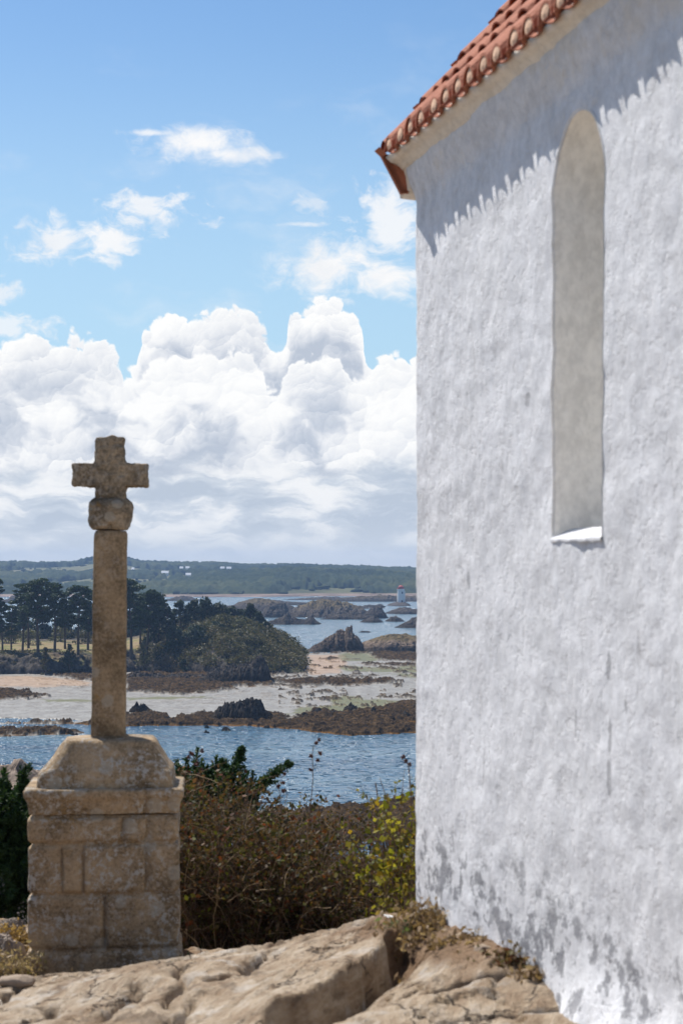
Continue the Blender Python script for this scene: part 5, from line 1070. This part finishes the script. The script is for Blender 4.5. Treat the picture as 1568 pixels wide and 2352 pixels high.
# ------------------------------------------------------------------ growth on the hilltop
def hit(u, v, Y):
    """where the line of sight through (u, v) first meets the hilltop"""
    y = np.arange(8.2, 17.0, .02); g = ground_h(((u - CX) / F * y)[:, None], y[:, None])[:, 0]; ok = g >= -(v - HZ) / F * y
    return at(u, v, float(y[np.argmax(ok)])) if ok.any() else at(u, v, Y)
def gz(x, y): return float(ground_h(np.array([[x]], float), np.array([[y]], float))[0, 0]) + EYE
def twig_path(rng, p, d, ln, n=6, bend=.35, up=.0):
    P = [np.array(p, float)]; d = np.array(d, float); d /= np.linalg.norm(d)
    for i in range(n - 1):
        d = d + rng.normal(size=3) * bend * .3 + (0, 0, up); d /= np.linalg.norm(d); P.append(P[-1] + d * ln / (n - 1))
    return np.array(P)
def build_thicket():
    """bramble and dry scrub behind the cross : nobody could count the stems"""
    rng = np.random.default_rng(21); st = MB(); lf = MB(); dead = MB()
    TU = [380, 420, 470, 520, 570, 620, 670, 720, 760, 800, 850, 900, 960]; TV = [1775, 1778, 1790, 1805, 1822, 1836, 1850, 1872, 1960, 2005, 2005, 1970, 1900]
    for i in range(1500):
        u = rng.uniform(340, 1010); Y = 15.9 + 4.6 * rng.uniform(0, 1) ** 1.2
        if u > 740 and rng.uniform() < .45: continue
        x = (u - CX) / F * Y; z0 = float(ground_h(np.array([[x]]), np.array([[Y]]), False)[0, 0]) + EYE
        zt = EYE - (np.interp(u, TU, TV) - HZ) / F * Y; hmax = zt - z0; h = hmax * rng.uniform(.35, 1.0) ** .8
        if h < .15: continue
        P = twig_path(rng, (x, Y, z0), (rng.normal() * .28, rng.normal() * .28, 1), h * 1.08, 8, .5)
        P[:, 2] = np.minimum(P[:, 2], zt + rng.uniform(-.02, .10)); r = rng.uniform(.0025, .0065)
        (st if rng.uniform() < .8 else dead).tube(P, r * np.linspace(1, .4, 8), 4)
        for b_ in range(int(rng.integers(4, 11))):
            f = rng.uniform(.25, 1); q = np.array([np.interp(f * 7, range(8), P[:, c]) for c in range(3)])
            B = twig_path(rng, q, (rng.normal(), rng.normal(), rng.uniform(-.2, 1.2)), rng.uniform(.12, .45), 5, .6); B[:, 2] = np.minimum(B[:, 2], zt + .08)
            (st if rng.uniform() < .8 else dead).tube(B, r * .5 * np.linspace(1, .4, 5), 3)
            m_ = int(rng.integers(5, 19) * (1.0 if u < 740 else .7)); k = rng.uniform(0, 4, m_)
            c = np.stack([np.interp(k, range(5), B[:, a]) for a in range(3)], 1) + rng.normal(size=(m_, 3)) * .025
            lf.leaves(c, rng.uniform(.016, .034), rng, aspect=1.5)
    # bare twigs standing out of the sparse right hand part
    for i in range(70):
        u = rng.uniform(690, 955); Y = rng.uniform(15.8, 18.5); x = (u - CX) / F * Y; z0 = float(ground_h(np.array([[x]]), np.array([[Y]]), False)[0, 0]) + EYE; zt = EYE - (rng.uniform(1860, 1990) - HZ) / F * Y
        P = twig_path(rng, (x, Y, z0), (rng.normal() * .2, rng.normal() * .2, 1), zt - z0, 9, .4); st.tube(P, rng.uniform(.003, .006) * np.linspace(1, .4, 9), 4)
        for b_ in range(5):
            f = rng.uniform(.4, 1); q = np.array([np.interp(f * 8, range(9), P[:, c]) for c in range(3)]); B = twig_path(rng, q, (rng.normal(), rng.normal(), .8), rng.uniform(.08, .3), 5, .5); st.tube(B, .002 * np.linspace(1, .5, 5), 3)
            m_ = int(rng.integers(1, 6)); k = rng.uniform(0, 4, m_); lf.leaves(np.stack([np.interp(k, range(5), B[:, a]) for a in range(3)], 1), .02, rng)
    # dense dark heart
    n = 18000; u = rng.uniform(360, 1000, n); Y = rng.uniform(16.0, 19.5, n); x = (u - CX) / F * Y; z0 = ground_h(x[:, None], Y[:, None], False)[:, 0] + EYE
    zt = EYE - (np.interp(u, TU, TV) - HZ) / F * Y; fr = rng.uniform(0, 1, n) ** 1.3; z = z0 + (zt - z0) * .82 * fr
    keep = (fbm2(u / 40, z * 3, 3, 5) > .40 + .12 * (fr > .6)) & (rng.uniform(size=n) < np.where(u > 740, np.where(z < z0 + .5 * (zt - z0), .5, .06), 1.0)); lf.leaves(np.stack([x, Y, z], 1)[keep], .034, rng, aspect=1.5, sv=.5)
    # arching dead canes in front
    for i in range(46):
        u = rng.uniform(400, 900); Y = rng.uniform(15.6, 16.6); x = (u - CX) / F * Y; v = rng.uniform(2000, 2150); p = at(u, v, Y); a = rng.uniform(0, 6.28)
        B = twig_path(rng, p, (math.cos(a), math.sin(a) * .3, rng.uniform(-.4, .5)), rng.uniform(.15, .5), 9, .9); dead.tube(B, rng.uniform(.002, .005) * np.linspace(1, .5, 9), 4)
    o = lf.build('bramble_thicket', M['bramble'], smooth=False); kind(o, 'stuff')
    a = st.build('stems', M['stem'], o); b = dead.build('dead_canes', M['straw'], o)
    a['kind'] = 'stuff'; b['kind'] = 'stuff'
def spray(lf, rng, P, width, n, size, up=(0, 0, .5)):
    """flat scaly foliage along a bough"""
    k = len(P); t = rng.uniform(0, 1, n) ** .8; c = np.stack([np.interp(t * (k - 1), range(k), P[:, a]) for a in range(3)], 1)
    tg = np.stack([np.interp(t * (k - 1), range(k), np.gradient(P[:, a])) for a in range(3)], 1); tg /= np.linalg.norm(tg, axis=1)[:, None]
    o = rng.normal(size=(n, 3)); o -= (o * tg).sum(1)[:, None] * tg; w = width * (1.0 - .75 * t)
    c = c + o * w[:, None] * .45; lf.leaves(c, size, rng, aspect=3.2, axis=tg * 1.0 + o * .55)
def cypress(x, y, z0, label, boughs, seed, mass, name='cypress_tree'):
    rng = np.random.default_rng(seed); t = thing(name, label, 'cypress', (x, y, z0)); st = MB(); lf = MB(); top = max(b[1][2] for b in boughs)
    st.tube([(x, y, z0), (x + .03, y, z0 + (top - z0) * .5), (x, y, z0 + (top - z0) * .8)], [.09, .06, .02], 7)
    for a, b, w in boughs:
        a = np.array(a, float); b = np.array(b, float); s = np.linspace(0, 1, 9)[:, None]; P = a + (b - a) * s; P[:, 2] += np.sin(s[:, 0] * math.pi) * -.05 * np.linalg.norm(b - a); st.tube(P, .016 * np.linspace(1, .2, 9), 5)
        spray(lf, rng, P[2:], w * .42, 420, .017)
        for i in range(20):
            f = rng.uniform(.2, .97); q = np.array([np.interp(f * 8, range(9), P[:, c]) for c in range(3)]); d = (b - a) / np.linalg.norm(b - a) + rng.normal(size=3) * .65 + (0, 0, .15)
            B = twig_path(rng, q, d, w * rng.uniform(.6, 1.3) * (1.15 - f), 5, .3); st.tube(B, .004 * np.linspace(1, .3, 5), 3); spray(lf, rng, B, w * .2, 120, .015)
    for c, r, n in mass:
        for i in range(n):
            q, d = ball_pts(rng, 1, c, r, .3); B = twig_path(rng, q[0], d[0] + (0, 0, .6), rng.uniform(.15, .35), 5, .3); spray(lf, rng, B, .08, 90, .018)
    attach(st.build('trunk', M['stem']), t); attach(lf.build('foliage', M['cyp_near'], smooth=False), t)
def build_plants():
    rng = np.random.default_rng(33); Y = 21.5
    g = lambda u, v, y=Y: tuple(at(u, v, y))
    z0 = float(ground_h(np.array([[-1.4]]), np.array([[21.5]]), False)[0, 0]) + EYE - .1
    cypress(-1.5, 21.6, z0, 'green cypress whose feathery boughs reach over the water behind the pedestal', [(g(480, 1850), g(558, 1718), .30), (g(500, 1850), g(664, 1751, 21.2), .30), (g(455, 1850), g(520, 1745, 21.9), .3), (g(430, 1840), g(470, 1765, 22), .3), (g(520, 1880), g(610, 1790, 21.0), .25), (g(400, 1830), g(425, 1768, 22), .25), (g(480, 1880), g(590, 1826, 21.2), .25)],
            41, [(g(450, 1830), (.45, .3, .25), 120), (g(500, 1870), (.4, .3, .3), 90)])
    y = 17.6; gl = lambda u, v: tuple(at(u, v, y)); z0 = gz(-3.1, y) - .1
    cypress(-3.15, 17.7, z0, 'dark green cypress shrub on the left picture edge beside the pedestal', [(gl(10, 2000), gl(58, 1758), .3), (gl(0, 1950), gl(20, 1800), .3), (gl(-40, 1950), gl(-20, 1790), .3), (gl(20, 2050), gl(90, 1900), .3), (gl(0, 2100), gl(70, 2020), .3)], 43,
            [(gl(0, 1900), (.32, .4, .32), 150), (gl(10, 2020), (.35, .4, .35), 170), (gl(-120, 1950), (.35, .4, .6), 110)], 'cypress_shrub')
    # leafy yellow green shrub against the chapel corner
    t = thing('leafy_shrub', 'tall thin shrub with yellow green leaves against the far corner of the chapel', 'shrub', (.5, 15.4, gz(.5, 15.4) - .05)); st = MB(); lf = MB()
    for i in range(34):
        u = rng.uniform(868, 985) if i > 6 else rng.uniform(920, 960); yy = rng.uniform(14.9, 15.9); x = (u + rng.uniform(-12, 30) - CX) / F * yy; vt = np.interp(u, [860, 900, 955, 990], [1890, 1800, 1715, 1705]) + rng.uniform(0, 150)
        b = np.array([x, yy, gz(x, yy) - .05]); e = np.array(at(u - 8, vt, yy)); P = twig_path(rng, b, e - b, np.linalg.norm(e - b), 9, .25); st.tube(P, rng.uniform(.003, .007) * np.linspace(1, .35, 9), 4)
        for k_ in range(7):
            f = rng.uniform(.3, 1); q = np.array([np.interp(f * 8, range(9), P[:, c]) for c in range(3)]); B = twig_path(rng, q, rng.normal(size=3) + (0, 0, .4), rng.uniform(.08, .24), 4, .5); st.tube(B, .002, 3)
            m_ = int(rng.integers(3, 9)); kk = rng.uniform(0, 3, m_); c = np.stack([np.interp(kk, range(4), B[:, a]) for a in range(3)], 1) + rng.normal(size=(m_, 3)) * .02; lf.leaves(c, .042, rng, aspect=1.25, nrm=np.tile((-.3, -.5, .5), (m_, 1)), spread=.9)
    kind(attach(st.build('stems', M['stem']), t), 'stuff'); attach(lf.build('foliage', M['yellow_leaf'], smooth=False), t)
    # bare bent stems that stand above the thicket
    def stalk(name, lab, base, tip, heads, seed, r=.006, mid=None):
        rg = np.random.default_rng(seed); b = np.array(base, float); e = np.array(tip, float); t = thing(name, lab, 'dry stem', tuple(b)); P = twig_path(rg, b, e - b, np.linalg.norm(e - b), 12, .12); P += (e - P[-1]) * np.linspace(0, 1, 12)[:, None]; m = MB(); m.tube(P, r * np.linspace(1, .4, 12), 5); h = MB()
        for i in range(heads):
            f = 1 - .35 * (i / max(1, heads)) ** 1.2; q = np.array([np.interp(f * 11, range(12), P[:, c]) for c in range(3)]); B = twig_path(rg, q, rg.normal(size=3) * (.8, .4, .5) + (0, 0, .9), rg.uniform(.04, .12), 4, .3); m.tube(B, .0018, 3); c, d = ball_pts(rg, 26, B[-1], .016); h = MB(); h.leaves(c, .014, rg); attach(h.build('seed_head', M['seed'], smooth=False), t)
        attach(m.build('stem', M['stem']), t)
    b = lambda u, v, y: tuple(at(u, v, y))
    stalk('dry_stalk', 'tallest dry stalk with dark seed heads rising over the water, middle of the thicket', b(700, 1960, 17), b(718, 1716, 17), 6, 1)
    stalk('dry_stalk', 'dry stalk with small heads just behind the cypress boughs, near the pedestal', b(470, 1900, 17), b(452, 1742, 17), 8, 2)
    stalk('dry_stalk', 'twiggy stalk with seed heads left of the tallest stalk', b(660, 1960, 17), b(640, 1800, 17), 5, 3)
    stalk('bare_stem', 'thick bare stem leaning left beside the yellow green shrub', b(905, 2060, 15.8), b(862, 1798, 15.8), 0, 4, .011)
    stalk('bare_stem', 'dark bare stem standing in front of the pool, right half of the thicket', b(830, 2080, 16), b(798, 1876, 16), 0, 5, .010)
    stalk('bare_stem', 'short dark bare stem between the two longer ones, over the shingle', b(850, 2080, 16), b(826, 1910, 16), 0, 6, .009)
    stalk('bare_stem', 'dark twig rising at the chapel corner above the yellow green shrub', b(945, 1900, 15.5), b(934, 1744, 15.5), 3, 7, .007)
    # dry tufts
    def tuft(name, lab, cat, u, v, Y, w, h, n, mat, seed, blades=True, green=0):
        rg = np.random.default_rng(seed); p = hit(u, v, Y) if Y < 12 else at(u, v, Y); zg = gz(p.x, p.y); t = thing(name, lab, cat, (p.x, p.y, zg)); m = MB(); s = MB()
        for i in range(n):
            x = p.x + rg.normal() * w * .4; y_ = p.y + rg.normal() * w * .35; z = gz(x, y_) - .01 if n < 400 and i % 4 == 0 else zg - .02; hh = h * rg.uniform(.35, 1)
            B = twig_path(rg, (x, y_, z), (rg.normal() * .5, rg.normal() * .5, 1), hh, 5, .6); s.tube(B, .0022 * np.linspace(1, .5, 5), 3)
            k = int(rg.integers(3, 9)); kk = rg.uniform(.6, 4, k); c = np.stack([np.interp(kk, range(5), B[:, a]) for a in range(3)], 1) + rg.normal(size=(k, 3)) * .012; m.leaves(c, rg.uniform(.012, .024), rg, aspect=2.2)
        kind(attach(s.build('stems', M['straw']), t), 'stuff'); attach(m.build('foliage', M[mat], smooth=False), t)
    tuft('dry_tuft', 'big brown withered tuft at the far corner foot of the chapel wall', 'dry plant', 1020, 2125, 11.1, .30, .20, 170, 'dry_leaf', 1)
    tuft('dry_tuft', 'low straw coloured tuft on the earth left of the big withered tuft', 'dry plant', 975, 2160, 10.8, .26, .10, 110, 'dry_leaf', 2)
    tuft('dry_tuft', 'spreading withered tuft along the wall foot, in front of the big one', 'dry plant', 1070, 2175, 10.35, .28, .12, 120, 'dry_leaf', 3)
    tuft('weed', 'small green leaved weed on the rock ledge by the dark cleft', 'weed', 925, 2135, 11.3, .16, .07, 46, 'green_leaf', 4)
    tuft('dry_tuft', 'reddish green dry weed at the wall foot, middle of the visible wall', 'dry plant', 1185, 2225, 9.75, .16, .16, 80, 'red_leaf', 5)
    tuft('dry_tuft', 'last little dry weed at the wall foot before the white boulders', 'dry plant', 1235, 2250, 9.45, .11, .12, 50, 'dry_leaf', 6)
    tuft('dry_shrub', 'round golden dried shrublet on the rock left of the pedestal', 'dry plant', 28, 2128, 15.4, .24, .20, 220, 'gold_leaf', 7)
    tuft('dry_shrub', 'pale dried shrub leaning on the left foot of the pedestal', 'dry plant', 32, 2225, 13.9, .20, .30, 150, 'straw_leaf', 8)
    tuft('dry_tuft', 'little dry tuft in the shade against the pedestal front', 'dry plant', 175, 2250, 13.55, .2, .10, 60, 'dry_leaf', 9)
    tuft('weed', 'small green weed at the right foot of the pedestal', 'weed', 418, 2172, 14.6, .12, .12, 50, 'green_leaf', 10)
    # stones
    def stone(lab, u, v, Y, w, d, h, mat, seed):
        rg = np.random.default_rng(seed); p = hit(u, v, Y); bm = bmesh.new(); bmesh.ops.create_icosphere(bm, subdivisions=3, radius=1); V = np.array([q.co[:] for q in bm.verts]); Fc = np.array([[q.index for q in f.verts] for f in bm.faces]); bm.free()
        V = V * (1 + (fbm3(V * 1.6 + seed, 3, seed) - .5)[:, None] * .7); V = V * (w, d, h); zg = gz(p.x, p.y)
        tag(mesh_np('stone', V + (p.x, p.y, zg + h * .5), [Fc], M[mat]), lab, 'stone')
    stone('white pebble lying on the rock before the chapel corner', 886, 2116, 11.8, .055, .04, .022, 'white_stone', 1)
    stone('flat brown stone in the hollow left of the pedestal', 36, 2262, 13.2, .11, .07, .035, 'stone', 2)
    stone('small grey stone at the wall foot beside the withered tufts', 1110, 2190, 10.1, .05, .04, .03, 'stone', 3)
    islet('boulder', 'rounded pale boulder behind the golden shrublet, left of the pedestal', 15.6, [(-90, 2200), (-60, 2112), (-20, 2098), (30, 2100), (55, 2118), (70, 2200)], 2215, .7, 3, .10, .4, cat='boulder', mat='pale_boulder', nx=60, ny=40, sink=.1)
    islet('boulder', 'flat pale slab below the rounded boulder, left of the pedestal', 14.9, [(-120, 2230), (-90, 2150), (-30, 2136), (30, 2140), (58, 2160), (70, 2230)], 2240, .5, 5, .10, .4, cat='boulder', mat='pale_boulder', nx=60, ny=40, sink=.1)

# ------------------------------------------------------------------ materials, then the scene
def mat_woods():
    m, t, b = new_mat('far_woods', .95, .05); p = t.pos(); n = t.noise(p, .006, 4, .6); f = t.noise(p, .07, 5, .7)
    c = t.ramp(n * .55 + f * .45, [(.36, (.010, .018, .011)), (.47, (.022, .034, .016)), (.56, (.045, .056, .022)), (.66, (.075, .078, .034))])
    t.put(b.inputs['Base Color'], c); return m
def mat_hill():
    m, t, b = new_mat('hill_fields', .95, .1); p = t.pos(); n = t.noise(p, .008, 5, .65)
    c = t.ramp(n, [(.35, (.06, .065, .03)), (.5, (.11, .11, .05)), (.65, (.17, .15, .085))])
    t.put(b.inputs['Base Color'], t.mix(t.ss(t.xyz(p)[2], 3.5, 1.2), c, t.ramp(t.noise(p, .03, 4, .6), [(.4, (.12, .085, .065)), (.6, (.26, .19, .15))]))); return m
M = {}
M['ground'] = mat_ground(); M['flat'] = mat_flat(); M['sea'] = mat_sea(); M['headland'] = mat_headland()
M['sea_rock'] = mat_searock('sea_rock', (.115, .095, .078), (.03, .024, .018)); M['tan_rock'] = mat_searock('tan_rock', (.27, .20, .145), (.06, .045, .035)); M['black_rock'] = mat_searock('black_rock', (.07, .06, .05), (.05, .035, .02)); M['spur_rock'] = mat_searock('spur_rock', (.30, .235, .185), (.12, .10, .09)); M['pale_boulder'] = mat_searock('pale_boulder', (.40, .33, .27), (.28, .22, .17))
M['hill'] = mat_hill(); M['far_leaf'] = mat_woods()
M['white'] = simple('white_render', (.78, .78, .76), .8, .04); M['pale_roof'] = simple('pale_slate', (.55, .56, .58), .5, .05); M['red'] = simple('red_paint', (.42, .06, .05), .6, .1); M['dark'] = simple('dark_opening', (.03, .03, .035), .5, .1)
M['scrub'] = leaf_mat('scrub_leaf', [(.014, .018, .009), (.045, .048, .018), (.10, .095, .032), (.15, .115, .06), (.04, .05, .017)], .25, patch=.10)
M['pine_bark'] = simple('pine_bark', (.085, .065, .05), .95, .4, 3); M['pine_leaf'] = leaf_mat('pine_needles', [(.018, .034, .015), (.034, .056, .022), (.06, .085, .03)], .2, patch=.4)
M['cyp_leaf'] = leaf_mat('evergreen_leaf', [(.015, .028, .014), (.03, .048, .02), (.055, .072, .028)], .15, patch=.4); M['olive_leaf'] = leaf_mat('olive_leaf', [(.08, .085, .03), (.14, .135, .05), (.17, .15, .07)], .25); M['brown_leaf'] = leaf_mat('brown_leaf', [(.09, .06, .035), (.14, .10, .055), (.10, .085, .04)], .2)
M['plaster'] = mat_plaster('whitewash', (.69, .69, .705)); M['plaster_in'] = mat_plaster('niche_plaster', (.90, .87, .815), False); M['cornice'] = mat_plaster('cornice_plaster', (.74, .66, .56), False)
M['tile'] = simple('terracotta', (.37, .13, .072), .85, .42, 9, .5); M['plug'] = simple('mortar', (.70, .45, .30), .9, .15, 9, .4)
M['granite'] = mat_granite('granite', (.30, .215, .13), 1.0); M['granite_shaft'] = mat_granite('granite_shaft', (.265, .19, .115), .22); M['granite_dark'] = mat_granite('granite_crown', (.285, .22, .148), .6, .55)
M['stem'] = simple('twig_bark', (.13, .085, .058), .9, .4, 20); M['straw'] = simple('dead_cane', (.30, .22, .13), .85, .3, 20); M['seed'] = leaf_mat('seed_head', [(.08, .035, .03), (.14, .06, .05)], .1)
M['bramble'] = leaf_mat('bramble_leaf', [(.045, .03, .015), (.085, .052, .026), (.12, .07, .03), (.06, .06, .018), (.045, .036, .014), (.14, .07, .035), (.03, .024, .012), (.16, .042, .018), (.075, .075, .018), (.05, .033, .02), (.09, .045, .025), (.05, .055, .016), (.02, .015, .01), (.14, .15, .02)], .35, patch=None)
M['cyp_near'] = leaf_mat('cypress_scale', [(.015, .035, .012), (.03, .065, .02), (.055, .095, .025)], .2); M['yellow_leaf'] = leaf_mat('yellow_green_leaf', [(.10, .12, .015), (.20, .20, .02), (.14, .10, .03), (.28, .25, .03), (.08, .07, .025), (.40, .26, .02)], .5)
M['dry_leaf'] = leaf_mat('dry_leaf', [(.15, .095, .05), (.28, .19, .11), (.22, .15, .08), (.42, .31, .20)], .3); M['gold_leaf'] = leaf_mat('gold_dry_leaf', [(.30, .18, .06), (.42, .28, .11), (.25, .16, .06)], .3); M['straw_leaf'] = leaf_mat('straw_leaf', [(.30, .22, .13), (.40, .30, .19), (.20, .17, .07)], .3)
M['green_leaf'] = leaf_mat('weed_leaf', [(.06, .12, .03), (.12, .18, .06), (.20, .22, .12)], .3); M['red_leaf'] = leaf_mat('reddish_leaf', [(.06, .05, .02), (.14, .05, .035), (.10, .10, .03), (.25, .17, .10)], .3)
M['white_stone'] = simple('white_stone', (.70, .68, .64), .7, .06, 20); M['stone'] = simple('brown_stone', (.30, .23, .17), .9, .25, 14, .4)

t_ = T(M['far_leaf'].node_tree); t_.put(M['far_leaf'].node_tree.nodes['Principled BSDF'].inputs['Normal'], t_.vm('NORMALIZE', t_.vm('ADD', t_.nrm(), (0, 0, .6))))
build_ground(); build_bay(); build_hill(); build_headland(); build_rocks(); build_lighthouse(); build_trees()
build_chapel(); build_cross(); build_thicket(); build_plants()

# ------------------------------------------------------------------ the air over the bay
def build_haze():
    m = bpy.data.materials.new('haze'); m.use_nodes = True; nt = m.node_tree; nt.nodes.clear(); out = nt.nodes.new('ShaderNodeOutputMaterial'); v = nt.nodes.new('ShaderNodeVolumePrincipled')
    v.inputs['Color'].default_value = (.34, .52, .84, 1); v.inputs['Density'].default_value = HAZE; v.inputs['Anisotropy'].default_value = 0.25; nt.links.new(v.outputs[0], out.inputs['Volume'])
    b = MB(); b.box((0, 2400, 31), (2700, 2430, 36)); kind(b.build('haze', m, smooth=False), 'stuff')
HAZE = 0.00011
build_haze()
